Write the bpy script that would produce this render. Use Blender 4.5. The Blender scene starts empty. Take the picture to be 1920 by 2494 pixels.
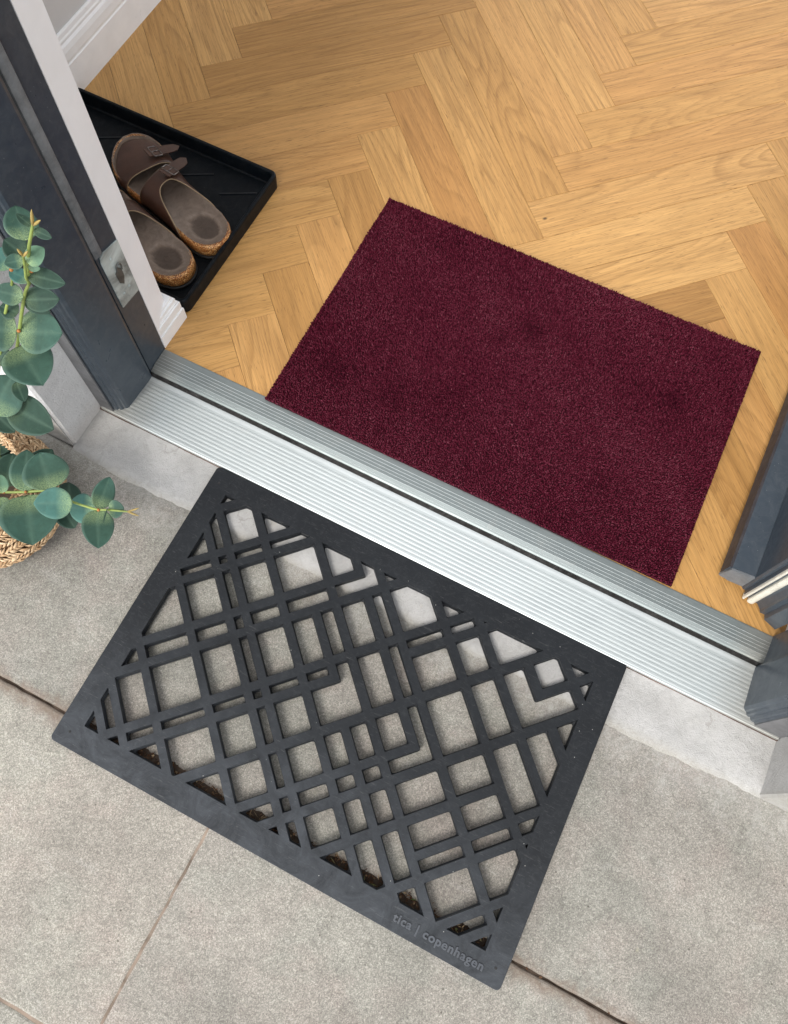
import bpy, bmesh, math, random
import numpy as np
from mathutils import Vector, Matrix
from mathutils.geometry import tessellate_polygon

# ------------------------------------------------------------------ camera, world, sun, exposure
sc = bpy.context.scene
COL = sc.collection
cam_d = bpy.data.cameras.new("camera")
cam = bpy.data.objects.new("camera", cam_d)
COL.objects.link(cam)
RW = ((0.89205656, 0.45120613, 0.02545819), (0.43108009, -0.83265094, -0.34765265), (-0.13566522, 0.32110035, -0.93727772))
rx, dn, fwd = (Vector(v) for v in RW)
M = Matrix((rx, -dn, -fwd)).transposed().to_4x4()
M.translation = Vector((0, 0, 1.03777))
cam.matrix_world = M
cam_d.sensor_width = 36.0
cam_d.sensor_fit = 'AUTO'
cam_d.lens = 36.0 * 1980.976 / 2494.0
cam_d.clip_start = 0.02
cam_d.clip_end = 200
sc.camera = cam

SUN_EL, SUN_AZ = math.radians(52), math.radians(189)      # azimuth measured clockwise from +y
world = bpy.data.worlds.new("World")
sc.world = world
world.use_nodes = True
wn = world.node_tree
bg = wn.nodes["Background"]
sky = wn.nodes.new("ShaderNodeTexSky")
sky.sky_type = 'NISHITA'
sky.sun_disc = False
sky.sun_elevation = SUN_EL
sky.sun_rotation = SUN_AZ
sky.air_density = 1.0
sky.dust_density = 1.0
sky.ozone_density = 1.0
hs = wn.nodes.new("ShaderNodeHueSaturation")      # overcast: the cloud layer takes most of the blue out
hs.inputs['Saturation'].default_value = 0.16
wn.links.new(sky.outputs[0], hs.inputs['Color'])
wn.links.new(hs.outputs[0], bg.inputs[0])
bg.inputs[1].default_value = 0.15
sun_d = bpy.data.lights.new("sun", 'SUN')
sun_d.energy = 0.75
sun_d.angle = math.radians(20)
sun_d.color = (1.0, 0.95, 0.88)
sun = bpy.data.objects.new("sun", sun_d)
COL.objects.link(sun)
sdir = Vector((math.sin(SUN_AZ) * math.cos(SUN_EL), math.cos(SUN_AZ) * math.cos(SUN_EL), math.sin(SUN_EL)))
sun.rotation_euler = sdir.to_track_quat('Z', 'Y').to_euler()
sun.location = sdir * 5
sc.view_settings.view_transform = 'Standard'
sc.view_settings.look = 'None'
sc.view_settings.gamma = 1.0
sc.view_settings.exposure = 1.47
sc.cycles.max_bounces = 6

N=None
HOLES=[[[N,N,N,-4339]],[[-785,-4226,-413,-3733]],[[-1000,N,-887,-3733]],[[N,N,-1100,-3733]],[[-310,N,N,-3733]],[[-310,-3629,N,-3521]],[[350,N,664,-2903]],
[[-1000,-3629,-887,-3521]],[[-785,-3629,-413,-3521]],[[-310,-3422,245,-2903]],[[-1505,-3629,-1100,-3521]],[[-1505,-3422,-1100,-2903]],[[-1000,-3422,
-887,-2903]],[[-785,-3422,-413,-2903]],[[-310,-2792,245,-2620]],[[-785,-2792,-413,-2620]],[[-1000,-2792,-887,-2620]],[[-1505,-2792,-1100,-2620]],
[[-785,-2513,-413,-1927]],[[-2145,-3422,-1606,-2903]],[[-2145,-2792,-1606,-2620]],[[N,-2792,-2244,-2620]],[[-2569,-2513,-2244,-1927]],[[-2785,N,-2666,
-1927]],[[N,N,-2881,N]],[[-2145,-2513,-1606,-1927]],[[-1505,-2513,-1100,-1927]],[[-2145,-1820,-1606,-1709]],[[-2569,-1820,-2244,-1709]],[[N,-1820,
-2666,N]],[[N,-1602,-2244,N]],[[-2145,-1602,-1606,-1147]],[[-1505,-1820,-1100,-1709]],[[-1505,-1602,-1100,-1147]],[[-1000,-2513,-887,-1927]],[[-310,
-2513,-27,-1927]],[[75,-2513,245,-1927]],[[350,-2513,664,-1927]],[[-310,-1820,-27,-1709]],[[-310,-1602,245,-1147],[75,-1820,245,-1147]],[[-785,-1820,
-413,-1709]],[[-1000,-1820,-887,-1709]],[[-785,-1602,-413,-1147]],[[-1000,-1602,-887,-1147]],[[350,-1820,664,-1147]],[[-310,-1034,-78,-614]],[[23,
-1034,245,-614]],[[-1505,-1034,-1100,-614]],[[-1000,-1034,-887,-614]],[[-785,-1034,-413,-614]],[[N,-511,-1100,-337]],[[-1000,-511,-887,-337]],[[-785,
-511,-413,-337]],[[-310,-511,-78,-337]],[[N,-226,-1100,N]],[[-1000,-226,-887,N]],[[-785,-226,-413,147]],[[-310,-226,-78,147]],[[N,256,-413,N]],[[-310,
256,-78,796]],[[N,-1034,-1606,N]],[[23,-511,245,-337]],[[350,-511,903,-337],[767,-1034,903,-337]],[[350,-1034,664,-614]],[[1008,-1034,1500,-337]],
[[1603,-1034,1935,-337]],[[23,-226,245,147]],[[350,-226,903,147]],[[1008,-226,1500,147]],[[1603,-226,1935,554]],[[1008,256,1500,554]],[[350,256,903,
554]],[[23,256,245,796]],[[350,651,903,796]],[[1008,651,1500,796]],[[350,898,903,1320]],[[1008,898,1500,1320]],[[23,898,245,N]],[[N,1423,903,1539]],
[[N,1639,N,N]],[[1008,1423,N,N]],[[1603,898,N,N]],[[1603,651,N,796]],[[2040,-226,2335,N]],[[2040,-1034,2335,-337],[2040,-598,2799,-337]],[[2450,-1034,
2799,-705]],[[2040,-1602,N,-1147]],[[2905,N,N,-705]],[[2905,-598,N,N]],[[2450,-226,N,N]],[[2040,N,N,-1709]],[[1603,-1602,1935,-1147]],[[350,-2792,903,
-2620],[767,N,903,-2620]],[[1008,N,N,-2620]],[[767,-2513,903,-1927]],[[1008,-2513,1500,-1927]],[[1603,N,N,-1927]],[[1603,-1820,1935,-1709]],[[1008,
-1820,1500,-1709]],[[767,-1820,903,-1147]],[[1008,-1602,1500,-1147]]]
LEAVES=[[-0.4486,0.2589,0.4918,-0.4662,0.2778,0.5032,0.0225,1,10],[-0.4352,0.2623,0.5128,-0.4425,0.2606,0.5245,0.0083,0,-30],[-0.4337,0.2619,0.5094,-0.4176,
0.2621,0.5088,0.0087,0,20],[-0.471,0.2636,0.4539,-0.489,0.2649,0.4622,0.0189,0,0],[-0.4625,0.2571,0.4567,-0.4488,0.2701,0.4694,0.0138,3,0],[-0.4679,
0.2584,0.4552,-0.4786,0.2475,0.4567,0.0119,1,10],[-0.4692,0.2594,0.4443,-0.459,0.263,0.4441,0.0078,3,30],[-0.4781,0.2604,0.4273,-0.438,0.2649,0.4338,
0.0152,0,20],[-0.483,0.2617,0.4124,-0.5058,0.2616,0.4131,0.0141,2,15],[-0.5097,0.2654,0.4092,-0.5278,0.2722,0.4197,0.0194,2,0],[-0.4972,0.2541,0.3882,
-0.5203,0.2456,0.395,0.0175,1,-10],[-0.4986,0.2548,0.3826,-0.466,0.2673,0.3898,0.0199,0,15],[-0.5057,0.2561,0.3708,-0.4834,0.2615,0.3629,0.0102,0,30],
[-0.5201,0.252,0.35,-0.5403,0.2501,0.3505,0.0169,0,0],[-0.5187,0.2405,0.3348,-0.473,0.255,0.3437,0.0372,1,0],[-0.5201,0.2398,0.3348,-0.5452,0.2244,
0.3422,0.0364,1,0],[-0.5307,0.2365,0.3045,-0.4785,0.2082,0.3107,0.0424,1,0],[-0.5538,0.1746,0.2384,-0.5509,0.2187,0.2546,0.0391,1,0],[-0.5519,0.1945,
0.2283,-0.4861,0.1914,0.2338,0.035,0,12],[-0.5761,0.1843,0.2097,-0.5358,0.1737,0.2127,0.0229,0,0],[-0.5445,0.2154,0.2517,-0.5265,0.2013,0.2459,0.0142,
0,0],[-0.5566,0.2171,0.2824,-0.5469,0.2321,0.2923,0.0258,0,0],[-0.534,0.1327,0.128,-0.5563,0.1766,0.14,0.0304,1,0],[-0.4999,0.147,0.142,-0.5348,0.1778,
0.15,0.0445,1,0],[-0.5508,0.1537,0.112,-0.5425,0.1952,0.118,0.0261,0,0],[-0.5632,0.1293,0.118,-0.5794,0.1683,0.122,0.0308,0,0],[-0.5517,0.1191,0.134,
-0.5656,0.136,0.138,0.0126,3,0],[-0.5336,0.1317,0.12,-0.4866,0.0827,0.128,0.0572,1,0],[-0.4639,0.143,0.15,-0.4976,0.1207,0.16,0.0312,2,0],[-0.4892,
0.1487,0.108,-0.5074,0.1708,0.104,0.025,0,25],[-0.4972,0.1418,0.106,-0.4693,0.1253,0.1,0.0249,0,15],[-0.45,0.1535,0.122,-0.4812,0.1414,0.118,0.0304,2,
0],[-0.4416,0.1531,0.136,-0.446,0.1908,0.146,0.0222,1,15],[-0.4404,0.1514,0.136,-0.411,0.1117,0.14,0.0305,1,0],[-0.4283,0.1574,0.138,-0.4113,0.1663,
0.142,0.0182,1,0],[-0.4281,0.1571,0.143,-0.4193,0.1394,0.15,0.0043,0,70],[-0.5614,0.1166,0.115,-0.5409,0.0891,0.11,0.0197,1,0],[-0.6384,0.1824,0.09,
-0.6064,0.1732,0.09,0.0364,0,0],[-0.629,0.1576,0.085,-0.6191,0.188,0.08,0.0314,0,0],[-0.55,0.1428,0.11,-0.5434,0.1695,0.1,0.0202,0,0]]
STEMS=[[[-0.5383,0.2331,0.2893],[-0.5182,0.2425,0.3369],[-0.4983,0.2564,0.3866],[-0.4829,0.2592,0.4125],[-0.4759,0.2561,0.429],[-0.4643,0.2561,0.4567],
[-0.4577,0.2548,0.4719]],[[-0.4829,0.2592,0.4125],[-0.4687,0.2615,0.4477],[-0.4498,0.2609,0.4839],[-0.4354,0.261,0.5094],[-0.4296,0.2608,0.5199]],
[[-0.5383,0.2331,0.2893],[-0.556,0.2115,0.2393],[-0.5766,0.188,0.1927],[-0.6337,0.1719,0.09]],[[-0.5925,0.1193,0.1],[-0.5693,0.121,0.112],[-0.5361,
0.1329,0.124],[-0.5042,0.1469,0.132],[-0.4726,0.1464,0.136],[-0.4532,0.1497,0.134],[-0.4397,0.1515,0.138],[-0.4271,0.1566,0.14],[-0.4096,0.1622,0.144],
[-0.4039,0.1642,0.145]],[[-0.5465,0.2349,0.312],[-0.531,0.2468,0.3507],[-0.5111,0.2567,0.3911],[-0.501,0.2587,0.4124]]]
BUDS=[[[-0.4577,0.2548,0.4719],[-0.4568,0.253,0.4828]],[[-0.4572,0.2548,0.4712],[-0.4502,0.2564,0.4798]],[[-0.4305,0.2608,0.518],[-0.4191,0.2597,0.5428]],
[[-0.4299,0.2611,0.518],[-0.4179,0.2612,0.5302]],[[-0.4039,0.1642,0.145],[-0.3924,0.1732,0.15]],[[-0.4039,0.1642,0.145],[-0.3886,0.165,0.147]]]
NODES=[[-0.5,0.2609,0.4193],[-0.4716,0.2616,0.4345],[-0.5167,0.2396,0.3375],[-0.5615,0.1222,0.117],[-0.5324,0.1329,0.128],[-0.4717,0.143,0.138],[-0.4376,
0.1511,0.14]]
random.seed(7)
RNG = np.random.default_rng(11)

# ------------------------------------------------------------------ helpers
def link(o, parent=None):
    COL.objects.link(o)
    if parent is not None:
        o.parent = parent
        o.location = -Vector(parent['_w'])      # meshes are built in world coordinates
        w = Vector(o.location) + Vector(parent['_w'])
    return o

def mesh_obj(name, verts, faces, mat, parent=None, smooth=False, attrs=None):
    me = bpy.data.meshes.new(name)
    me.from_pydata([tuple(v) for v in verts], [], [tuple(f) for f in faces])
    me.update()
    return finish(name, me, mat, parent, smooth, attrs)

def finish(name, me, mat, parent=None, smooth=False, attrs=None):
    if attrs:
        for k, vals in attrs.items():
            a = me.attributes.new(k, 'FLOAT', 'POINT')
            a.data.foreach_set('value', np.asarray(vals, dtype=np.float32))
    if mat is not None:
        me.materials.append(mat)
    if smooth:
        me.polygons.foreach_set('use_smooth', [True] * len(me.polygons))
    o = bpy.data.objects.new(name, me)
    COL.objects.link(o)
    if parent is not None:
        o.parent = parent
        o.location = -world_of(parent)
    return o

def world_of(o):
    v = Vector((0, 0, 0))
    while o is not None:
        v += o.location
        o = o.parent
    return v

def bm_obj(name, bm, mat, parent=None, smooth=False):
    me = bpy.data.meshes.new(name)
    bm.normal_update()
    bm.to_mesh(me)
    bm.free()
    return finish(name, me, mat, parent, smooth)

def thing(name, label, cat, loc=(0, 0, 0), group=None):
    o = bpy.data.objects.new(name, None)
    o.location = loc
    o.empty_display_size = 0.05
    COL.objects.link(o)
    return tag(o, label, cat, group)

def tag(o, label, cat, group=None):
    o['label'] = label
    o['category'] = cat
    o['kind'] = 'thing'
    if group:
        o['group'] = group
    return o

def struct(o):
    o['kind'] = 'structure'
    return o

def prism(bm, pts, lo, hi, axis='z'):
    """polygon pts (2D) extruded along axis"""
    def mk(p, h):
        if axis == 'z': return (p[0], p[1], h)
        if axis == 'x': return (h, p[0], p[1])
        return (p[0], h, p[1])
    a = [bm.verts.new(mk(p, lo)) for p in pts]
    b = [bm.verts.new(mk(p, hi)) for p in pts]
    n = len(pts)
    fs = [bm.faces.new(a[::-1]), bm.faces.new(b)]
    for i in range(n):
        fs.append(bm.faces.new((a[i], a[(i + 1) % n], b[(i + 1) % n], b[i])))
    bmesh.ops.recalc_face_normals(bm, faces=fs)
    return fs

def box(bm, x0, x1, y0, y1, z0, z1):
    return prism(bm, [(x0, y0), (x1, y0), (x1, y1), (x0, y1)], z0, z1)

def bevel(bm, w, seg=2, ang=30):
    es = [e for e in bm.edges if len(e.link_faces) == 2 and e.calc_face_angle(0) > math.radians(ang)]
    bmesh.ops.bevel(bm, geom=es, offset=w, segments=seg, affect='EDGES', clamp_overlap=True)

def tube(pts, rad, n=8, closed=False, caps=True):
    """pts list of Vector, rad float or list"""
    pts = [Vector(p) for p in pts]
    m = len(pts)
    if not hasattr(rad, '__len__'):
        rad = [rad] * m
    V, F = [], []
    up = Vector((0, 0, 1))
    prev = None
    for i, p in enumerate(pts):
        a = pts[i - 1] if (i > 0 or closed) else p
        b = pts[(i + 1) % m] if (i < m - 1 or closed) else p
        t = (b - a).normalized()
        if prev is None:
            s = t.cross(up)
            if s.length < 1e-3: s = t.cross(Vector((1, 0, 0)))
        else:
            s = prev - t * prev.dot(t)
        s.normalize()
        prev = s
        q = t.cross(s)
        for k in range(n):
            an = 2 * math.pi * k / n
            V.append(p + (s * math.cos(an) + q * math.sin(an)) * rad[i])
    R_ = m if closed else m - 1
    for i in range(R_):
        j = (i + 1) % m
        for k in range(n):
            F.append((i * n + k, i * n + (k + 1) % n, j * n + (k + 1) % n, j * n + k))
    if caps and not closed:
        F.append(tuple(range(n))[::-1])
        F.append(tuple((m - 1) * n + k for k in range(n)))
    return V, F

def smoothline(pts, n=6):
    """catmull-rom"""
    P = [Vector(p) for p in pts]
    P = [P[0] * 2 - P[1]] + P + [P[-1] * 2 - P[-2]]
    out = []
    for i in range(1, len(P) - 2):
        for k in range(n):
            t = k / n
            a, b, c, d = P[i - 1], P[i], P[i + 1], P[i + 2]
            out.append(0.5 * ((2 * b) + (c - a) * t + (2 * a - 5 * b + 4 * c - d) * t * t + (-a + 3 * b - 3 * c + d) * t ** 3))
    out.append(P[-2])
    return out

# ------------------------------------------------------------------ material helpers
class NT:
    def __init__(s, name):
        s.m = bpy.data.materials.new(name)
        s.m.use_nodes = True
        s.t = s.m.node_tree
        s.b = s.t.nodes["Principled BSDF"]
    def n(s, kind, **kw):
        nd = s.t.nodes.new("ShaderNode" + kind)
        for k, v in kw.items():
            if k.startswith('i_'):
                nd.inputs[k[2:].replace('_', ' ')].default_value = v
            else:
                setattr(nd, k, v)
        return nd
    def l(s, a, b):
        s.t.links.new(a, b)
    def obj(s, scale=(1, 1, 1), loc=(0, 0, 0), src='Object', rot=(0, 0, 0)):
        tc = s.n('TexCoord')
        mp = s.n('Mapping')
        mp.inputs['Scale'].default_value = scale
        mp.inputs['Location'].default_value = loc
        mp.inputs['Rotation'].default_value = rot
        s.l(tc.outputs[src], mp.inputs[0])
        return mp.outputs[0]
    def noise(s, vec, scale, detail=3, rough=0.55, dist=0.0, dim='3D'):
        nd = s.n('TexNoise')
        nd.inputs['Scale'].default_value = scale
        nd.inputs['Detail'].default_value = detail
        nd.inputs['Roughness'].default_value = rough
        nd.inputs['Distortion'].default_value = dist
        s.l(vec, nd.inputs['Vector'])
        return nd.outputs['Fac']
    def vor(s, vec, scale, feature='F1', out='Distance'):
        nd = s.n('TexVoronoi')
        nd.feature = feature
        nd.inputs['Scale'].default_value = scale
        s.l(vec, nd.inputs['Vector'])
        return nd.outputs[out]
    def ramp(s, fac, stops, interp='LINEAR'):
        nd = s.n('ValToRGB')
        nd.color_ramp.interpolation = interp
        el = nd.color_ramp.elements
        el[0].position, el[0].color = stops[0][0], c4(stops[0][1])
        el[1].position, el[1].color = stops[-1][0], c4(stops[-1][1])
        for p_, c_ in stops[1:-1]:
            e = el.new(p_)
            e.color = c4(c_)
        s.l(fac, nd.inputs[0])
        return nd.outputs[0]
    def mix(s, fac, a, b, mode='MIX'):
        nd = s.n('Mix', data_type='RGBA', blend_type=mode)
        for sock, v in ((nd.inputs[0], fac), (nd.inputs[6], a), (nd.inputs[7], b)):
            if hasattr(v, 'is_output') or hasattr(v, 'links'):
                s.l(v, sock)
            elif isinstance(v, (int, float)):
                sock.default_value = v if sock == nd.inputs[0] else (v, v, v, 1)
            else:
                sock.default_value = c4(v)
        return nd.outputs[2]
    def math(s, op, a, b=0.0, c=0.0):
        nd = s.n('Math', operation=op)
        for i, v in enumerate((a, b, c)):
            if hasattr(v, 'links'):
                s.l(v, nd.inputs[i])
            else:
                nd.inputs[i].default_value = v
        return nd.outputs[0]
    def bump(s, h, strength, dist, prev=None):
        nd = s.n('Bump')
        nd.inputs['Strength'].default_value = strength
        nd.inputs['Distance'].default_value = dist
        s.l(h, nd.inputs['Height'])
        if prev is not None:
            s.l(prev, nd.inputs['Normal'])
        s.l(nd.outputs[0], s.b.inputs['Normal'])
        return nd.outputs[0]
    def attr(s, name, out='Fac'):
        nd = s.n('Attribute')
        nd.attribute_name = name
        return nd.outputs[out]
    def set(s, **kw):
        names = dict(color='Base Color', rough='Roughness', metal='Metallic', spec='Specular IOR Level', coat='Coat Weight',
                     coatr='Coat Roughness', sheen='Sheen Weight', sss='Subsurface Weight', alpha='Alpha', trans='Transmission Weight')
        for k, v in kw.items():
            sock = s.b.inputs[names[k]]
            if hasattr(v, 'links'):
                s.l(v, sock)
            elif isinstance(v, (tuple, list)):
                sock.default_value = c4(v)
            else:
                sock.default_value = v
        return s.m

def c4(c):
    if isinstance(c, (int, float)):
        return (c, c, c, 1)
    return (c[0], c[1], c[2], 1) if len(c) == 3 else tuple(c)

# ------------------------------------------------------------------ materials
def mat_paving():
    m = NT('paving_concrete')
    v = m.obj()
    big = m.noise(v, 5.5, 4, 0.6, 0.4)
    col = m.ramp(big, [(0.30, (0.300, 0.282, 0.250)), (0.45, (0.335, 0.309, 0.275)), (0.55, (0.322, 0.308, 0.272)), (0.72, (0.360, 0.341, 0.302))])
    mid = m.noise(v, 38, 4, 0.65, 0.8)
    col = m.mix(0.36, col, m.ramp(mid, [(0.3, 0.62), (0.52, 1.0), (0.75, 1.25)]), 'MULTIPLY')
    pink = m.noise(m.obj(loc=(3.1, 1.7, 0)), 13, 3, 0.6, 0.3)
    col = m.mix(m.ramp(pink, [(0.50, 0.0), (0.75, 0.35)]), col, (0.40, 0.315, 0.285))
    fine = m.noise(v, 760, 5, 0.8, 1.2)
    col = m.mix(0.65, col, m.ramp(fine, [(0.30, 0.30), (0.45, 0.84), (0.56, 1.10), (0.70, 1.9)]), 'MULTIPLY')
    # crisp sandy grit: every grain its own value, two grain sizes
    g1 = m.vor(v, 860, 'F1', 'Color')
    col = m.mix(0.46, col, m.ramp(g1, [(0.22, 0.50), (0.42, 0.88), (0.58, 1.08), (0.80, 1.70)]), 'MULTIPLY')
    g2 = m.vor(m.obj(loc=(0.3, 0.7, 0), scale=(1, 1.6, 1), rot=(0, 0, 0.5)), 300, 'F1', 'Color')
    col = m.mix(0.22, col, m.ramp(g2, [(0.22, 0.62), (0.45, 0.95), (0.60, 1.05), (0.80, 1.45)]), 'MULTIPLY')
    slab = m.attr('slab')
    col = m.mix(1.0, col, m.ramp(slab, [(0.0, (0.86, 0.865, 0.85)), (0.5, (0.93, 0.935, 0.92)), (1.0, (1.04, 1.03, 1.00))]), 'MULTIPLY')
    # light mica flakes and dark specks
    flv = m.vor(m.obj(scale=(1, 1.7, 1), rot=(0, 0, 0.6)), 150, 'F1')
    fl = m.ramp(flv, [(0.10, 1.0), (0.22, 0.0)])
    sel = m.ramp(m.vor(m.obj(scale=(1, 1.7, 1), rot=(0, 0, 0.6)), 150, 'F1', 'Color'), [(0.60, 0.0), (0.75, 0.6)])
    col = m.mix(m.math('MULTIPLY', fl, sel), col, (0.60, 0.56, 0.50))
    dk = m.ramp(m.vor(m.obj(loc=(5, 2, 0)), 46, 'F1'), [(0.035, 1.0), (0.07, 0.0)])
    col = m.mix(m.math('MULTIPLY', dk, 0.75), col, (0.09, 0.08, 0.065))
    lich = m.noise(m.obj(loc=(9, 4, 0)), 24, 5, 0.7, 1.0)
    col = m.mix(m.ramp(lich, [(0.69, 0.0), (0.75, 0.6)]), col, (0.52, 0.50, 0.36))
    # pale mineral bloom near the sill
    sep = m.n('SeparateXYZ')
    m.l(v, sep.inputs[0])
    n2 = m.noise(m.obj(scale=(1.6, 1, 1), rot=(0, 0, 0.5)), 17, 6, 0.72, 1.2)
    yy = m.math('ADD', sep.outputs[1], m.math('MULTIPLY', m.math('SUBTRACT', n2, 0.5), 0.20))
    bl = m.ramp(yy, [(0.175, 0.0), (0.225, 0.50)])
    col = m.mix(m.math('MULTIPLY', bl, m.ramp(m.noise(v, 90, 4, 0.8, 0.5), [(0.35, 0.15), (0.65, 1.0)])), col, (0.50, 0.485, 0.455))
    # broad stains and pale scuffs
    stn = m.noise(m.obj(loc=(11, 3, 0)), 3.2, 5, 0.6, 0.8)
    col = m.mix(0.8, col, m.ramp(stn, [(0.35, 0.80), (0.5, 0.99), (0.68, 1.14)]), 'MULTIPLY')
    scf = m.noise(m.obj(scale=(1, 3.5, 1), rot=(0, 0, 0.9), loc=(6, 2, 0)), 9, 6, 0.75, 1.4)
    col = m.mix(m.math('MULTIPLY', m.ramp(scf, [(0.56, 0.0), (0.72, 0.38)]), m.ramp(g1, [(0.35, 0.3), (0.6, 1.0)])), col, (0.50, 0.485, 0.45))
    # damp dirt along the slab edges of the long joint
    yj = m.math('ADD', sep.outputs[1], m.math('MULTIPLY', m.math('SUBTRACT', m.noise(v, 30, 4, 0.7, 1.0), 0.5), 0.05))
    d = m.math('ABSOLUTE', m.math('ADD', yj, 0.070))
    dirt = m.ramp(d, [(0.0, 0.8), (0.016, 0.0)])
    col = m.mix(dirt, col, (0.20, 0.15, 0.115))
    h = m.math('ADD', m.math('MULTIPLY', fine, 0.6), m.math('MULTIPLY', m.noise(v, 1300, 3, 0.7), 0.4))
    m.bump(h, 0.9, 0.0018)
    return m.set(color=col, rough=0.88, spec=0.3)

def mat_sill():
    m = NT('pale_concrete')
    v = m.obj()
    sepz = m.n('SeparateXYZ')
    m.l(v, sepz.inputs[0])
    col = m.ramp(m.noise(v, 9, 5, 0.65, 0.6), [(0.3, (0.38, 0.37, 0.355)), (0.5, (0.43, 0.42, 0.405)), (0.7, (0.475, 0.465, 0.45))])
    col = m.mix(0.5, col, m.ramp(m.noise(v, 60, 5, 0.75, 1.5), [(0.3, 0.68), (0.5, 1.0), (0.7, 1.12)]), 'MULTIPLY')
    st = m.noise(m.obj(loc=(2, 5, 1)), 17, 4, 0.6, 0.4)
    col = m.mix(m.ramp(st, [(0.66, 0.0), (0.78, 0.5)]), col, (0.55, 0.46, 0.30))
    pits = m.ramp(m.vor(v, 120), [(0.05, 1.0), (0.11, 0.0)])
    sel = m.ramp(m.noise(v, 80, 2), [(0.52, 0.0), (0.58, 1.0)])
    col = m.mix(m.math('MULTIPLY', m.math('MULTIPLY', pits, sel), 0.6), col, (0.25, 0.22, 0.18))
    # worn, dirty front edge that fades into the slab, and a greyer left end
    fy = m.math('ADD', sepz.outputs[1], m.math('MULTIPLY', m.math('SUBTRACT', m.noise(v, 60, 6, 0.8, 1.0), 0.5), 0.022))
    wear = m.ramp(fy, [(0.226, 1.0), (0.238, 0.0)])
    gr = m.ramp(m.noise(v, 430, 6, 0.85, 1.6), [(0.30, (0.20, 0.19, 0.165)), (0.5, (0.33, 0.315, 0.28)), (0.7, (0.5, 0.48, 0.44))])
    col = m.mix(wear, col, gr)
    ck = m.n('VectorMath', operation='ADD')
    nz = m.n('TexNoise'); nz.inputs['Scale'].default_value = 30; nz.inputs['Detail'].default_value = 5
    m.l(v, nz.inputs['Vector'])
    sc_ = m.n('VectorMath', operation='SCALE'); sc_.inputs['Scale'].default_value = 0.06
    m.l(nz.outputs['Color'], sc_.inputs[0]); m.l(v, ck.inputs[0]); m.l(sc_.outputs[0], ck.inputs[1])
    crk = m.ramp(m.vor(ck.outputs[0], 8.5, 'DISTANCE_TO_EDGE'), [(0.004, 1.0), (0.014, 0.0)])
    crk = m.math('MULTIPLY', crk, m.ramp(m.noise(m.obj(loc=(7, 7, 0)), 14, 2), [(0.52, 0.0), (0.60, 0.35)]))
    col = m.mix(crk, col, (0.20, 0.18, 0.155))
    grime = m.ramp(m.noise(m.obj(loc=(1, 8, 0)), 34, 6, 0.85, 0.5), [(0.42, 0.0), (0.75, 0.5)])
    col = m.mix(grime, col, (0.32, 0.31, 0.285))
    h = m.math('ADD', m.noise(v, 700, 4, 0.7), m.math('MULTIPLY', m.noise(v, 90, 4, 0.7, 1.0), 1.3))
    m.bump(h, 0.8, 0.0016)
    return m.set(color=col, rough=0.85, spec=0.3)

def mat_render():
    m = NT('pale_render')
    v = m.obj()
    col = m.ramp(m.noise(v, 12, 5, 0.7, 0.8), [(0.3, (0.60, 0.59, 0.58)), (0.55, (0.68, 0.67, 0.66)), (0.75, (0.74, 0.73, 0.72))])
    speck = m.ramp(m.noise(v, 420, 3, 0.8, 1.0), [(0.30, 0.35), (0.42, 1.0)])
    col = m.mix(0.6, col, speck, 'MULTIPLY')
    sep = m.n('SeparateXYZ')
    m.l(v, sep.inputs[0])
    low = m.ramp(m.math('ADD', sep.outputs[2], m.math('MULTIPLY', m.noise(v, 40, 4, 0.7), 0.05)), [(0.02, 0.6), (0.07, 0.0)])
    col = m.mix(low, col, (0.42, 0.37, 0.32))
    m.bump(m.math('ADD', m.noise(v, 420, 4, 0.75, 0.5), m.noise(v, 70, 4, 0.7)), 0.8, 0.0022)
    return m.set(color=col, rough=0.85, spec=0.25)

def mat_plain(name, col, rough=0.5, spec=0.5, metal=0.0, dust=0.0, bump=0.0, mottling=0.15, bscale=300):
    m = NT(name)
    v = m.obj()
    c = m.mix(mottling, col, m.ramp(m.noise(v, 22, 5, 0.65, 0.6), [(0.3, 0.3), (0.7, 1.8)]), 'MULTIPLY')
    if dust > 0:
        sp = m.ramp(m.vor(v, 210), [(0.05, 1.0), (0.09, 0.0)])
        se = m.ramp(m.vor(v, 210, 'F1', 'Color'), [(0.66, 0.0), (0.7, 1.0)])
        c = m.mix(m.math('MULTIPLY', m.math('MULTIPLY', sp, se), dust), c, (0.55, 0.55, 0.53))
        veil = m.ramp(m.noise(v, 55, 6, 0.75, 1.4), [(0.45, 0.0), (0.8, 0.22)])
        c = m.mix(m.math('MULTIPLY', veil, dust), c, (0.4, 0.4, 0.39))
    if bump > 0:
        m.bump(m.noise(v, bscale, 4, 0.7), bump, 0.0006)
    r = m.ramp(m.noise(v, 35, 4, 0.7, 0.5), [(0.3, max(rough - 0.1, 0.03)), (0.7, min(rough + 0.12, 1))])
    return m.set(color=c, rough=r, spec=spec, metal=metal)

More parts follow.
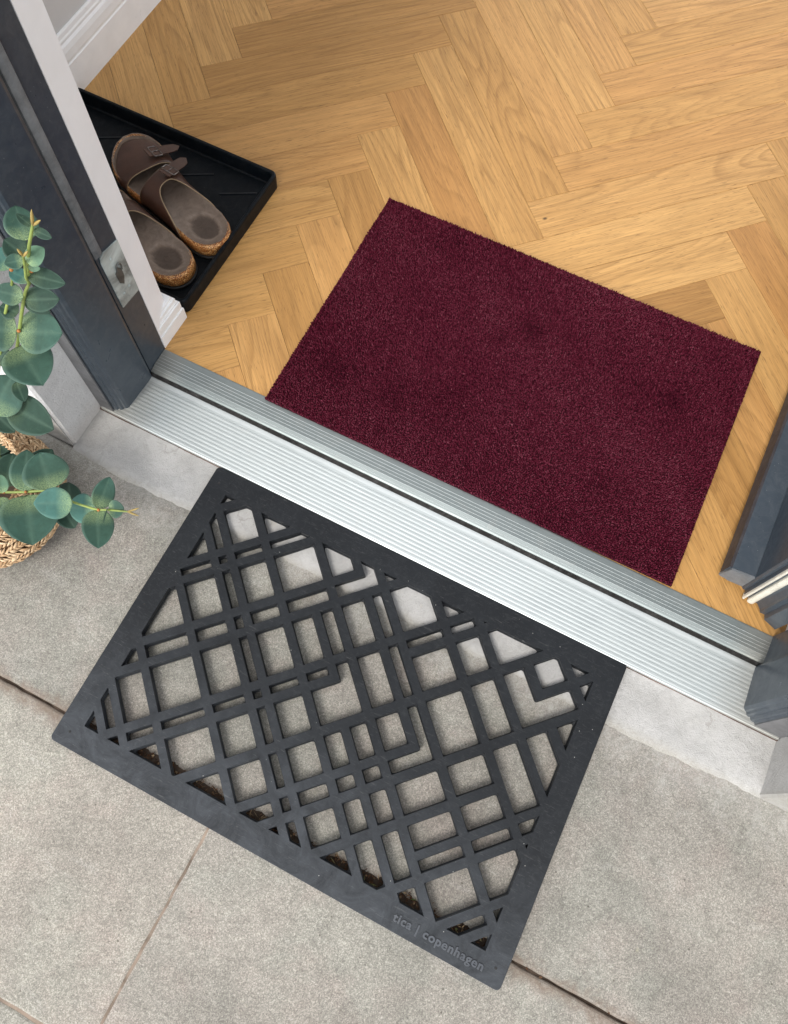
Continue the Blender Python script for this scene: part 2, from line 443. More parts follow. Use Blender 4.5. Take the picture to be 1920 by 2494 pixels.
def mat_alu(name, base, rough, metal=0.85):
    m = NT(name)
    v = m.obj(scale=(6, 260, 260))
    streak = m.noise(v, 3.0, 4, 0.6)
    c = m.mix(0.35, base, m.ramp(streak, [(0.3, 0.72), (0.7, 1.2)]), 'MULTIPLY')
    d = m.noise(m.obj(), 26, 6, 0.75, 0.8)
    c = m.mix(m.ramp(d, [(0.55, 0.0), (0.85, 0.35)]), c, (0.42, 0.40, 0.37))
    # grime towards the two jambs
    sep = m.n('SeparateXYZ')
    m.l(m.obj(), sep.inputs[0])
    e = m.math('ABSOLUTE', m.math('ADD', sep.outputs[0], 0.095))
    e = m.math('ADD', e, m.math('MULTIPLY', m.math('SUBTRACT', m.noise(m.obj(scale=(1, 6, 6)), 60, 4, 0.8), 0.5), 0.05))
    gr = m.ramp(e, [(0.405, 0.0), (0.455, 0.6)])
    c = m.mix(gr, c, (0.33, 0.305, 0.26))
    m.bump(streak, 0.02, 0.0003)
    rr = m.ramp(d, [(0.3, rough), (0.8, rough + 0.2)])
    return m.set(color=c, rough=rr, metal=metal)

def mat_rubber():
    m = NT('black_rubber')
    v = m.obj()
    c = m.ramp(m.noise(v, 11, 5, 0.6, 0.5), [(0.3, (0.0080, 0.0092, 0.0110)), (0.7, (0.0138, 0.0158, 0.0185))])
    veil = m.ramp(m.noise(v, 75, 6, 0.8, 2.2), [(0.50, 0.0), (0.78, 0.16)])
    c = m.mix(veil, c, (0.11, 0.115, 0.115))
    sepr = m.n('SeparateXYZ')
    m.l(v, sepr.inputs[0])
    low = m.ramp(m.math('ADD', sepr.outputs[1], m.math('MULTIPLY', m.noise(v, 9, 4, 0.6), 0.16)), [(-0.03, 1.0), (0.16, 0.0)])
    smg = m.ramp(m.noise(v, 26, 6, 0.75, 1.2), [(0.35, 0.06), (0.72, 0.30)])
    c = m.mix(m.math('MULTIPLY', low, smg), c, (0.15, 0.165, 0.185))  # dust smudges; their bluish lift towards the bottom also paints the sky reflection
    scr = m.ramp(m.noise(m.obj(scale=(1, 14, 1), rot=(0, 0, 0.9)), 50, 4, 0.7, 1.5), [(0.60, 0.0), (0.70, 0.32)])
    c = m.mix(scr, c, (0.17, 0.17, 0.165))
    sp = m.ramp(m.vor(v, 95), [(0.03, 1.0), (0.055, 0.0)])
    se = m.ramp(m.vor(v, 95, 'F1', 'Color'), [(0.66, 0.0), (0.7, 1.0)])
    c = m.mix(m.math('MULTIPLY', m.math('MULTIPLY', sp, se), 0.8), c, (0.5, 0.5, 0.47))
    m.bump(m.math('ADD', m.noise(v, 480, 4, 0.7), m.noise(v, 60, 3, 0.5)), 0.22, 0.0007)
    r = m.ramp(m.noise(v, 30, 5, 0.7, 0.4), [(0.3, 0.46), (0.7, 0.64)])
    return m.set(color=c, rough=r, spec=0.22)

def mat_wood():
    m = NT('oak_herringbone')
    uv = m.n('UVMap')
    uv.uv_map = 'grain'
    sep = m.n('SeparateXYZ')
    m.l(uv.outputs[0], sep.inputs[0])
    rnd = m.attr('plank')
    def vec(sx, sy, k=37.0):
        c = m.n('CombineXYZ')
        m.l(m.math('MULTIPLY', sep.outputs[0], sx), c.inputs[0])
        m.l(m.math('MULTIPLY', sep.outputs[1], sy), c.inputs[1])
        m.l(m.math('MULTIPLY', rnd, k), c.inputs[2])
        return c.outputs[0]
    # cathedral figure: contour lines of a slow noise field stretched along the plank
    field = m.noise(vec(1.5, 12.0), 1.0, 1.0, 0.4, 0.12)
    rings = m.math('FRACT', m.math('MULTIPLY', field, 22.0))
    rings = m.ramp(rings, [(0.0, 0.05), (0.45, 0.15), (0.86, 1.0), (1.0, 0.0)])
    rmask = m.ramp(m.noise(vec(1.0, 4.0, 91.0), 1.0, 1.0), [(0.36, 0.25), (0.55, 1.0)])
    tone = m.ramp(m.math('FRACT', m.math('MULTIPLY', rnd, 7.31)), [(0.0, (0.405, 0.212, 0.065)), (0.3, (0.49, 0.268, 0.087)), (0.65, (0.575, 0.330, 0.118)), (1.0, (0.445, 0.224, 0.070))])
    broad = m.noise(vec(5.0, 38.0, 53.0), 1.0, 4.0, 0.6, 0.3)
    c = m.mix(0.42, tone, m.ramp(broad, [(0.28, (0.68, 0.62, 0.54)), (0.5, (0.98, 0.97, 0.95)), (0.74, (1.20, 1.24, 1.32))]), 'MULTIPLY')
    c = m.mix(m.math('MULTIPLY', m.math('MULTIPLY', rings, rmask), 0.46), c, (0.255, 0.122, 0.034))
    fib = m.noise(vec(14.0, 760.0, 19.0), 1.0, 3.0, 0.6, 0.2)
    c = m.mix(0.65, c, m.ramp(fib, [(0.28, 0.62), (0.5, 1.0), (0.72, 1.20)]), 'MULTIPLY')
    med = m.noise(vec(9.0, 210.0, 71.0), 1.0, 3.0, 0.55, 0.6)
    c = m.mix(0.50, c, m.ramp(med, [(0.30, 0.70), (0.5, 1.0), (0.7, 1.13)]), 'MULTIPLY')
    pores = m.noise(vec(60.0, 900.0, 29.0), 1.0, 2.0, 0.5)
    c = m.mix(m.ramp(pores, [(0.62, 0.0), (0.70, 0.7)]), c, (0.17, 0.085, 0.028))
    # knots: sparse small dark spots
    kn = m.vor(vec(6.0, 10.0, 61.0), 1.0)
    c = m.mix(m.ramp(kn, [(0.014, 0.9), (0.030, 0.0)]), c, (0.085, 0.045, 0.02))
    m.bump(m.math('ADD', m.math('MULTIPLY', fib, 0.7), m.math('MULTIPLY', rings, 0.25)), 0.16, 0.0008)
    r = m.ramp(fib, [(0.3, 0.52), (0.7, 0.40)])
    return m.set(color=c, rough=r, spec=0.4)

def mat_pile():
    m = NT('burgundy_pile')
    t = m.attr('tint')
    c = m.ramp(t, [(0.0, (0.022, 0.001, 0.005)), (0.45, (0.092, 0.0105, 0.0235)), (0.8, (0.150, 0.032, 0.052)), (1.0, (0.21, 0.065, 0.088))])
    return m.set(color=c, rough=0.95, spec=0.05)

def mat_tint(name, stops, rough=0.6, spec=0.4, bump=None, sss=0.0):
    m = NT(name)
    c = m.ramp(m.attr('tint'), stops)
    v = m.obj()
    if bump:
        h = m.noise(m.obj(scale=(1, 1, 1)), bump[0], 4, 0.7, 0.8)
        c = m.mix(0.5, c, m.ramp(h, [(0.3, 0.7), (0.7, 1.25)]), 'MULTIPLY')
        m.bump(h, bump[1], 0.0008)
    return m.set(color=c, rough=rough, spec=spec)

def mat_leaf():
    m = NT('eucalyptus_leaf')
    t = m.attr('tint')
    base = m.ramp(t, [(0.0, (0.015, 0.038, 0.025)), (0.33, (0.033, 0.074, 0.053)), (0.66, (0.047, 0.125, 0.105)), (1.0, (0.085, 0.160, 0.100))])
    v = m.obj()
    base = m.mix(0.6, base, m.ramp(m.noise(v, 95, 5, 0.7, 0.5), [(0.3, 0.72), (0.7, 1.28)]), 'MULTIPLY')
    bl = m.ramp(m.noise(m.obj(loc=(4, 1, 2)), 160, 5, 0.8, 1.0), [(0.62, 0.0), (0.72, 0.5)])
    base = m.mix(bl, base, (0.12, 0.17, 0.10))
    pale = m.math('MULTIPLY', m.attr('root'), m.ramp(m.noise(v, 900, 4, 0.8, 1.0), [(0.38, 0.0), (0.60, 1.0)]))
    base = m.mix(m.math('MULTIPLY', pale, 0.85), base, (0.34, 0.44, 0.20))
    vein = m.attr('vein')
    base = m.mix(m.math('MULTIPLY', vein, 0.16), base, (0.15, 0.24, 0.17))
    rim = m.attr('rim')
    base = m.mix(m.math('MULTIPLY', rim, 0.15), base, (0.22, 0.33, 0.27))
    m.bump(m.noise(v, 600, 4, 0.7), 0.25, 0.0004)
    return m.set(color=base, rough=0.62, spec=0.22)

PAVING, SILL, RENDER = mat_paving(), mat_sill(), mat_render()
WOOD, RUBBER, PILE, LEAF = mat_wood(), mat_rubber(), mat_pile(), mat_leaf()
ALU_OUT = mat_alu('aluminium_sky_reflection', (0.515, 0.555, 0.55), 0.38, 0.6)  # outer plate: bright sky reflection put into the base colour
ALU_IN = mat_alu('aluminium_dim_reflection', (0.235, 0.265, 0.262), 0.36, 0.6)  # inner strip: dimmer indoor reflection put in as a darker base colour
FRAME = mat_plain('anthracite_frame', (0.036, 0.048, 0.062), 0.36, 0.5, dust=0.4, mottling=0.08)
FRAME_SKYLIT = mat_plain('anthracite_skylit_face', (0.10, 0.10, 0.104), 0.45, 0.5, dust=0.7, mottling=0.5)  # frame colour lightened for the direct sky light on this side
GASKET = mat_plain('grey_brush_seal', (0.15, 0.155, 0.16), 0.7, 0.4, dust=1.0, bump=0.5, mottling=0.6)
STEEL = mat_plain('worn_zinc', (0.33, 0.365, 0.35), 0.45, 0.5, metal=0.1, dust=0.9, mottling=1.0, bump=0.6, bscale=160)
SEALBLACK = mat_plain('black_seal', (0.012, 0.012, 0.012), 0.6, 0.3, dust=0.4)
CREAM = mat_plain('cream_weather_seal', (0.58, 0.55, 0.47), 0.5, 0.4, mottling=0.35)
CAP = mat_plain('grey_end_cap', (0.13, 0.14, 0.15), 0.5, 0.5, dust=0.8, mottling=0.5, bump=0.3)
WHITE = mat_plain('white_paint', (0.92, 0.915, 0.92), 0.42, 0.45, mottling=0.04)
WHITE2 = mat_plain('white_skirting_paint', (0.84, 0.83, 0.82), 0.35, 0.5, mottling=0.06, bump=0.05, bscale=90)
GREYWALL = mat_plain('grey_wall_paint', (0.60, 0.59, 0.58), 0.7, 0.3, mottling=0.04)
TRAYM = mat_plain('black_tray_plastic', (0.0018, 0.0035, 0.0055), 0.45, 0.16, dust=0.15, mottling=0.3, bump=0.15)
MORTAR = mat_plain('brown_mortar', (0.10, 0.062, 0.048), 0.9, 0.2, mottling=0.8, bump=0.8, bscale=200)
SOIL = mat_plain('dark_soil', (0.055, 0.040, 0.030), 0.95, 0.1, mottling=0.9, bump=1.0, bscale=400)
SAND = mat_plain('joint_sand', (0.21, 0.165, 0.13), 0.95, 0.1, mottling=0.9, bump=1.0, bscale=500)

# ------------------------------------------------------------------ paving slabs (the ground)
FLOOR = 0.024
SLABV = []
def rough_slab(bm, x0, x1, y0, y1, z1, rnd, step=0.012, tone=None):
    """slab with a slightly wavering worn arris"""
    def edge(a, b):
        n = max(2, int((Vector(b) - Vector(a)).length / step))
        return [Vector(a).lerp(Vector(b), i / n) for i in range(n)]
    ring = edge((x0, y0), (x1, y0)) + edge((x1, y0), (x1, y1)) + edge((x1, y1), (x0, y1)) + edge((x0, y1), (x0, y0))
    cx, cy = (x0 + x1) / 2, (y0 + y1) / 2
    prof = [(0.0, -0.035), (0.0, -0.003), (0.0010, -0.0010), (0.0032, 0.0)]
    n = len(ring)
    jit = [rnd.uniform(-0.0006, 0.0006) for _ in ring]
    rows = []
    for ins, dz in prof:
        row = []
        for i, p in enumerate(ring):
            k = ins + jit[i]
            x = p.x + (k if p.x < x0 + 1e-6 else (-k if p.x > x1 - 1e-6 else 0))
            y = p.y + (k if p.y < y0 + 1e-6 else (-k if p.y > y1 - 1e-6 else 0))
            row.append(bm.verts.new((x, y, z1 + dz)))
        rows.append(row)
    for a, b in zip(rows, rows[1:]):
        for i in range(n):
            bm.faces.new((a[i], a[(i + 1) % n], b[(i + 1) % n], b[i]))
    bm.faces.new(rows[-1])
    SLABV.extend([tone if tone is not None else rnd.random()] * (n * len(prof)))

rr = random.Random(3)
bm = bmesh.new()
G = 0.0018
X0, X1 = -2.2, 2.4
rough_slab(bm, -1.62, 0.98, -0.0662, 0.2375, 0.0, rr, tone=0.25)
rough_slab(bm, 0.9825, X1, -0.0662, 0.2375, 0.0, rr)
rough_slab(bm, X0, -1.6225, -0.0662, 0.2375, 0.0, rr)
for a, b in ((X0, -1.07), (-1.0685, -0.1659), (-0.1644, 0.735), (0.7385, X1)):
    rough_slab(bm, a, b, -0.3545, -0.0690, 0.0, rr, tone=0.9 if a < -0.9 else 0.6)
for a, b in ((X0, -1.5), (-1.4965, -0.6), (-0.5965, 0.30), (0.3035, 1.2), (1.2035, X1)):
    rough_slab(bm, a, b, -0.645, -0.3563, 0.0, rr)
for a, b in ((X0, -1.07), (-1.0665, -0.166), (-0.1625, 0.735), (0.7385, X1)):
    rough_slab(bm, a, b, -0.94, -0.6485, 0.0, rr)
_o = struct(bm_obj('paving', bm, PAVING))
_a = _o.data.attributes.new('slab', 'FLOAT', 'POINT')
_a.data.foreach_set('value', SLABV)
# wide ground sheet round the slabs, and the bed below the joints
bm = bmesh.new()
box(bm, -8, X0 - 0.003, -9, 9, -0.05, -0.001)
box(bm, X1 + 0.003, 8, -9, 9, -0.05, -0.001)
box(bm, X0 - 0.003, X1 + 0.003, -9, -0.943, -0.05, -0.001)
struct(bm_obj('ground', bm, PAVING))
bm = bmesh.new()
N_ = 420
for k in range(N_):
    xa, xb = X0 + (X1 - X0) * k / N_, X0 + (X1 - X0) * (k + 1) / N_
    pass
bmesh.ops.create_grid(bm, x_segments=500, y_segments=6, size=1)
for v in bm.verts:
    x = (v.co.x + 1) / 2 * (X1 - X0) + X0
    y = -0.0675 + v.co.y * 0.010
    w = math.sin(x * 61) + math.sin(x * 137 + 1) + math.sin(x * 311 + 2)
    v.co = Vector((x, y, -0.0040 + 0.0007 * w + rr.uniform(-0.0004, 0.0004)))
o = bm_obj('joint_soil', bm, SOIL)
struct(o)
bm = bmesh.new()
for (xa, xb, ya, yb) in ((-0.170, -0.160, -0.355, -0.080), (-1.6, 1.6, -0.361, -0.350), (0.728, 0.745, -0.355, -0.080), (-1.078, -1.056, -0.355, -0.080)):
    box(bm, xa, xb, ya, yb, -0.02, -0.0013)
struct(bm_obj('joint_sand', bm, SAND))

# concrete sill with an uneven feathered front edge
bm = bmesh.new()
NX, NY = 260, 22
grid = []
for i in range(NX + 1):
    x = -0.588 + (1.0 + 0.002) * i / NX
    fy = 0.2295 + 0.0009 * math.sin(x * 23) + 0.0007 * math.sin(x * 67 + 1.3) + 0.0006 * math.sin(x * 171) + 0.0005 * math.sin(x * 397)
    fy += 0.003 * math.exp(-((x + 0.37) / 0.05) ** 2) - 0.004 * math.exp(-((x - 0.26) / 0.05) ** 2)
    if x < -0.52: fy += (-0.52 - x) * 0.08
    col_ = []
    for j in range(NY + 1):
        t = j / NY
        y = fy - 0.004 + (0.3075 - fy + 0.004) * t
        z = -0.002 + 0.0050 * t ** 3 + 0.0070 * (1 - math.exp(-t * 16)) + 0.0008 * math.sin(x * 40 + y * 90) + 0.0005 * math.sin(x * 120 - y * 60)
        col_.append(bm.verts.new((x, y, z)))
    grid.append(col_)
for i in range(NX):
    for j in range(NY):
        bm.faces.new((grid[i][j], grid[i + 1][j], grid[i + 1][j + 1], grid[i][j + 1]))
struct(bm_obj('concrete_sill', bm, SILL, smooth=True))
bm = bmesh.new()
box(bm, -0.5985, 0.419, 0.3003, 0.45, -0.03, 0.0112)
struct(bm_obj('mortar_bed', bm, MORTAR))

# ------------------------------------------------------------------ oak herringbone floor
def clip_half(poly, nx, ny, d):
    """keep n.p >= d ; poly of (x,y,u,v)"""
    out = []
    for i in range(len(poly)):
        a, b = poly[i], poly[(i + 1) % len(poly)]
        da, db = a[0] * nx + a[1] * ny - d, b[0] * nx + b[1] * ny - d
        if da >= 0: out.append(a)
        if da * db < 0:
            t = da / (da - db)
            out.append(tuple(a[k] + (b[k] - a[k]) * t for k in range(len(a))))
    return out

PW, PL, GAP = 0.0709, 0.4179, 0.00020
AX, BX = Vector((math.sqrt(.5), math.sqrt(.5))), Vector((math.sqrt(.5), -math.sqrt(.5)))
O0 = Vector((-0.195, 1.0012))
FX0, FX1, FY0, FY1 = -0.935, 1.7, 0.4165, 2.7
V, F, UV, PLK = [], [], [], []
rp = random.Random(21)
def add_plank(a0, a1, b0, b1, along_a):
    q = []
    for (a, b) in ((a0, b0), (a1, b0), (a1, b1), (a0, b1)):
        p = O0 + AX * a + BX * b
        u, v = (a - a0, b - b0) if along_a else (b - b0, a - a0)
        q.append((p.x, p.y, u, v))
    if max(p[0] for p in q) < FX0 or min(p[0] for p in q) > FX1 or max(p[1] for p in q) < FY0 or min(p[1] for p in q) > FY1:
        return
    # order ccw
    area = sum(q[i][0] * q[(i + 1) % 4][1] - q[(i + 1) % 4][0] * q[i][1] for i in range(4))
    if area < 0: q = q[::-1]
    r = rp.random()
    flipu = rp.random() < 0.5
    uo, vo = rp.uniform(0, 5), rp.uniform(0, 3)
    def inset(k):
        cx_, cy_ = sum(p[0] for p in q) / 4, sum(p[1] for p in q) / 4
        out = []
        for i in range(4):
            p, a, b = Vector(q[i][:2]), Vector(q[i - 1][:2]), Vector(q[(i + 1) % 4][:2])
            d = (a - p).normalized() + (b - p).normalized()
            s = p + d * k
            out.append((s.x, s.y, q[i][2], q[i][3]))
        return out
    lev = []
    for k, z in ((GAP, FLOOR - 0.003), (GAP, FLOOR - 0.0003), (GAP + 0.0003, FLOOR)):
        lev.append((inset(k), z))
    top = lev[2][0]
    for nx, ny, d in ((0, 1, FY0), (1, 0, FX0), (-1, 0, -FX1), (0, -1, -FY1)):
        top = clip_half(top, nx, ny, d)
        if len(top) < 3: return
    base = len(V)
    for p in top:
        V.append((p[0], p[1], FLOOR)); UV.append((p[2] * (-1 if flipu else 1) + uo, p[3] + vo)); PLK.append(r)
    F.append(tuple(range(base, base + len(top))))
    for i in range(4):
        j = (i + 1) % 4
        for (la, lb) in ((0, 1), (1, 2)):
            quad = [lev[la][0][i] + (lev[la][1],), lev[la][0][j] + (lev[la][1],), lev[lb][0][j] + (lev[lb][1],), lev[lb][0][i] + (lev[lb][1],)]
            quad = clip_half(quad, 0, 1, FY0)
            if len(quad) < 3: continue
            base = len(V)
            for p in quad:
                V.append((p[0], p[1], p[4])); UV.append((p[2] + uo, p[3] + vo)); PLK.append(r)
            F.append(tuple(range(base, base + len(quad))))
for j in range(-4, 6):
    for i in range(-32, 34):
        oa, ob = j * PL - i * PW, j * PL + i * PW
        add_plank(oa, oa + PL, ob, ob + PW, True)
        add_plank(oa + PL - PW, oa + PL, ob + PW, ob + PW + PL, False)
me = bpy.data.meshes.new('floor')
me.from_pydata(V, [], F)
uvl = me.uv_layers.new(name='grain')
li = np.zeros(len(me.loops), dtype=np.int32)
me.loops.foreach_get('vertex_index', li)
uvl.data.foreach_set('uv', np.asarray(UV, dtype=np.float32)[li].ravel())
o = finish('floor', me, WOOD, attrs={'plank': PLK})
struct(o)
bm = bmesh.new()
box(bm, FX0, FX1, 0.4170, FY1, -0.03, FLOOR - 0.0016)
struct(bm_obj('subfloor', bm, SOIL))

# ------------------------------------------------------------------ walls
wl = thing('wall', 'pale rendered house wall at the left door jamb with white indoor lining', 'wall', (-0.8, 0.3, 0))
bm = bmesh.new()
prism(bm, [(-2.2, 0.24), (-0.590, 0.24), (-0.5862, 0.2435), (-0.5840, 0.3043), (-0.5985, 0.3043), (-0.5985, 0.4185), (-2.2, 0.4185)], -0.03, 2.2)
bm_obj('render', bm, RENDER, wl)
bm = bmesh.new()
box(bm, -2.2, -0.5895, 0.2386, 0.2399, -0.02, 0.12)
bm_obj('plinth', bm, mat_plain('grey_plinth_render', (0.38, 0.37, 0.35), 0.9, 0.2, mottling=0.5, bump=0.8, bscale=350), wl)
bm = bmesh.new()
prism(bm, [(-2.2, 0.4190), (-0.5494, 0.4200), (-0.5610, 0.4600), (-0.5640, 0.4620), (-2.2, 0.4620)], 0.0, 2.2)
bm_obj('lining', bm, WHITE, wl)
def skirt_block(bm, xs, sgn):
    # moulded skirting return: stacked profile layers
    lay = [(0.000, 0.0, 0.047), (0.0022, 0.047, 0.0505), (0.0016, 0.0505, 0.0625), (0.0036, 0.0625, 0.066), (0.0050, 0.066, 0.0725), (0.0078, 0.0725, 0.0775)]
    for ins, z0, z1 in lay:
        x = xs - sgn * ins
        prism(bm, [(x, 0.4203), (x, 0.478 - ins), (xs - sgn * 0.07, 0.478 - ins), (xs - sgn * 0.07, 0.4203)], z0, z1)
bm = bmesh.new()
skirt_block(bm, -0.5488, 1)
bm_obj('skirting', bm, WHITE2, wl)

wr = thing('wall', 'pale rendered house wall at the right door jamb', 'wall', (0.8, 0.3, 0))
bm = bmesh.new()
prism(bm, [(2.4, 0.229), (2.4, 0.4185), (0.420, 0.4185), (0.420, 0.3063), (0.4075, 0.3063), (0.4105, 0.232), (0.414, 0.229)], -0.03, 2.2)
bm_obj('render', bm, SILL, wr)
bm = bmesh.new()
prism(bm, [(2.4, 0.4190), (2.4, 0.4620), (0.384, 0.4620), (0.3805, 0.4600), (0.3725, 0.4200)], 0.0, 2.2)
bm_obj('lining', bm, WHITE, wr)
bm = bmesh.new()
skirt_block(bm, 0.3705, -1)
bm_obj('skirting', bm, WHITE2, wr)

rw = thing('wall', 'grey hallway wall with white moulded skirting beside the oak floor', 'wall', (-1.0, 1.5, 0))
bm = bmesh.new()
box(bm, -1.15, -0.9345, 0.4625, 2.7, 0.0, 2.5)
bm_obj('plaster', bm, GREYWALL, rw)
bm = bmesh.new()
prof = [(-0.9343, 0.0), (-0.925, 0.0), (-0.925, 0.0765), (-0.9262, 0.0785), (-0.9262, 0.0815), (-0.9250, 0.0835), (-0.9252, 0.096), (-0.9268, 0.1035), (-0.9290, 0.1075), (-0.9290, 0.1115), (-0.9302, 0.1140), (-0.9310, 0.1200), (-0.9322, 0.1222), (-0.9343, 0.1224)]
a = prism(bm, prof, 0.4625, 2.7, 'y')
bm_obj('skirting', bm, WHITE2, rw)
lt = bmesh.new()
box(lt, -0.62, 0.45, 0.24, 0.462, 2.09, 2.2)
tag(bm_obj('lintel_wall', lt, RENDER), 'rendered wall piece over the doorway between both jambs', 'wall')

# ------------------------------------------------------------------ door frame, sill and door
fr = thing('doorway_frame', 'anthracite grey door frame set in the rendered wall', 'door frame', (-0.095, 0.36, 0))
def jamb(left):
    s = 1 if left else -1
    X = (lambda x: x) if left else (lambda x: -0.1905 - x + 0.0)
    P = [(-0.5835, 0.3050), (-0.5640, 0.3050), (-0.5622, 0.3068), (-0.5604, 0.3062), (-0.5580, 0.3072), (-0.5562, 0.3100), (-0.5534, 0.3096), (-0.5512, 0.3112),
         (-0.5500, 0.3140), (-0.5476, 0.3150), (-0.5452, 0.3185), (-0.5416, 0.3700), (-0.5424, 0.3732), (-0.5440, 0.3745), (-0.5520, 0.3752), (-0.5520, 0.3785),
         (-0.5488, 0.3800), (-0.5486, 0.4182), (-0.5500, 0.4196), (-0.5835, 0.4196)]
    P = [(X(x), y) for x, y in P]
    bm = bmesh.new()
    prism(bm, P if left else P[::-1], 0.0150, 2.05)
    o = bm_obj('jamb', bm, FRAME, fr)
    return o
jl = jamb(True)
jr = jamb(False)
# outer face covers (weathered, and paler with sky light put into the colour) stand 1 mm proud
bm = bmesh.new()
prism(bm, [(-0.5838, 0.3030), (-0.5612, 0.3030), (-0.5612, 0.3049), (-0.5838, 0.3049)], 0.0105, 2.05)
bm_obj('outer_face', bm, FRAME_SKYLIT, jl)
bm = bmesh.new()
prism(bm, [(0.3735, 0.3035), (0.4070, 0.3035), (0.4070, 0.3049), (0.3735, 0.3049)], 0.0105, 2.05)
bm_obj('outer_face', bm, FRAME_SKYLIT, jr)
bm = bmesh.new()
prism(bm, [(-0.5515, 0.3786), (-0.5470, 0.3792), (-0.5455, 0.3850), (-0.5462, 0.3905), (-0.5484, 0.3925), (-0.5515, 0.3925)], 0.268, 2.04)
bm_obj('gasket', bm, GASKET, jl)
# strike plate with a torn latch hole
bm = bmesh.new()
sp = [(0.3845, 0.1690), (0.4180, 0.1655), (0.4186, 0.2600), (0.3930, 0.2660), (0.3860, 0.2635), (0.3836, 0.2560)]
prism(bm, sp, -0.5486, -0.5468, 'x')
bevel(bm, 0.0004, 1)
spo = bm_obj('strike_plate', bm, STEEL, jl)
bm = bmesh.new()
prism(bm, [(0.3955, 0.2065), (0.4010, 0.1990), (0.4060, 0.2100), (0.4062, 0.2225), (0.4015, 0.2300), (0.3950, 0.2240)], -0.5467, -0.5461, 'x')
V, F = tube(smoothline([(-0.5460, 0.3985, 0.226), (-0.5450, 0.3995, 0.233), (-0.5445, 0.4040, 0.2345), (-0.5450, 0.4068, 0.229), (-0.5455, 0.4060, 0.222)], 4), 0.0011, 6)
bmv = [bm.verts.new(v) for v in V]
for f in F: bm.faces.new([bmv[i] for i in f])
o = bm_obj('latch_hole', bm, mat_plain('latch_dark', (0.12, 0.125, 0.12), 0.5, 0.5, metal=0.6, mottling=0.8), jl)
for (y, z) in ((0.4068, 0.1875), (0.3985, 0.2480), (0.3955, 0.1860)):
    bm = bmesh.new()
    bmesh.ops.create_cone(bm, cap_ends=True, segments=14, radius1=0.0021, radius2=0.0015, depth=0.0012, matrix=Matrix.Translation((-0.5463, y, z)) @ Matrix.Rotation(math.pi / 2, 4, 'Y'))
    bm_obj('screw', bm, STEEL, jl)
bm = bmesh.new()
box(bm, -0.5835, 0.4070, 0.305, 0.4196, 2.0505, 2.088)
bm_obj('head', bm, FRAME, fr)

sl = thing('door_sill', 'ribbed aluminium threshold between the oak floor and the concrete sill', 'threshold', (-0.095, 0.36, 0))
def extr(prof, x0, x1, name, mat, z_bot, tips=None, grooves=None):
    bm = bmesh.new()
    P = [(p[0], p[1]) for p in prof] + [(prof[-1][0], z_bot), (prof[0][0], z_bot)]
    fs = prism(bm, P, x0, x1, 'x')
    for i, p in enumerate(prof[:-1]):
        if len(p) > 2: fs[2 + i].material_index = p[2]
    bm.normal_update()
    o = bm_obj(name, bm, mat, sl)
    for extra in (tips, grooves):
        if extra: o.data.materials.append(extra)
    return o
def ribs(y0, y1, z0f, pitch, w, h, first, groove=0.0):
    pts = [(y0, z0f(y0))]
    y = y0 + first
    while y + pitch * 0.75 < y1:
        pts += [(y, z0f(y), 1), (y + w * 0.3, z0f(y) + h, 1), (y + w * 0.7, z0f(y) + h, 1), (y + w, z0f(y + w))]
        if groove:
            g = y + w * 0.5 + pitch * 0.5
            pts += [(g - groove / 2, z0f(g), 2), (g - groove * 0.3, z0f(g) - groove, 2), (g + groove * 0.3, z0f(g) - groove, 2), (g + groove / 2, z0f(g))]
        y += pitch
    pts.append((y1, z0f(y1)))
    return pts
TIP = mat_alu('worn_rib_aluminium', (0.60, 0.635, 0.63), 0.38, 0.5)
GROOVE = mat_alu('shaded_groove_aluminium', (0.47, 0.50, 0.497), 0.5, 0.4)  # shade inside the grooves painted as a slightly darker aluminium
zo = lambda y: 0.0172 + (y - 0.301) / 0.0727 * 0.0045
P = [(0.3008, 0.0128), (0.3010, 0.0168)] + ribs(0.3020, 0.3650, zo, 0.00555, 0.0011, 0.00013, 0.0020, 0.00045) + [(0.3665, zo(0.3665) + .0001, 1), (0.3700, zo(0.370) + .0002, 1), (0.3727, zo(0.3727)), (0.3737, zo(0.3737) - 0.0015)]
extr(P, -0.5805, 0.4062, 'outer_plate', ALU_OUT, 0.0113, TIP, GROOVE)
bm = bmesh.new()
box(bm, -0.545, 0.357, 0.3739, 0.3793, 0.0113, 0.0200)
for k in range(3):
    box(bm, -0.545, 0.357, 0.3744 + k * 0.0016, 0.3752 + k * 0.0016, 0.0200, 0.0206)
bm_obj('rubber_seal', bm, mat_plain('dusty_black_seal', (0.030, 0.028, 0.026), 0.75, 0.25, dust=0.8, mottling=0.7, bump=0.6), sl)
zi = lambda y: 0.0212 + min(1, max(0, (y - 0.3798) / 0.010)) * 0.0026 + (y - 0.3802) * 0.045
P = [(0.3795, 0.0196), (0.3799, 0.0209), (0.3820, zi(0.3820))] + ribs(0.3835, 0.4150, zi, 0.0046, 0.0006, 0.0004, 0.0012) + [(0.4160, zi(0.416)), (0.4175, zi(0.4175) - 0.0003), (0.4181, zi(0.418) - 0.0015)]
extr(P, -0.5480, 0.3600, 'inner_strip', ALU_IN, 0.0113, mat_alu('rib_tip_grey_aluminium', (0.50, 0.53, 0.525), 0.36, 0.4), GROOVE)

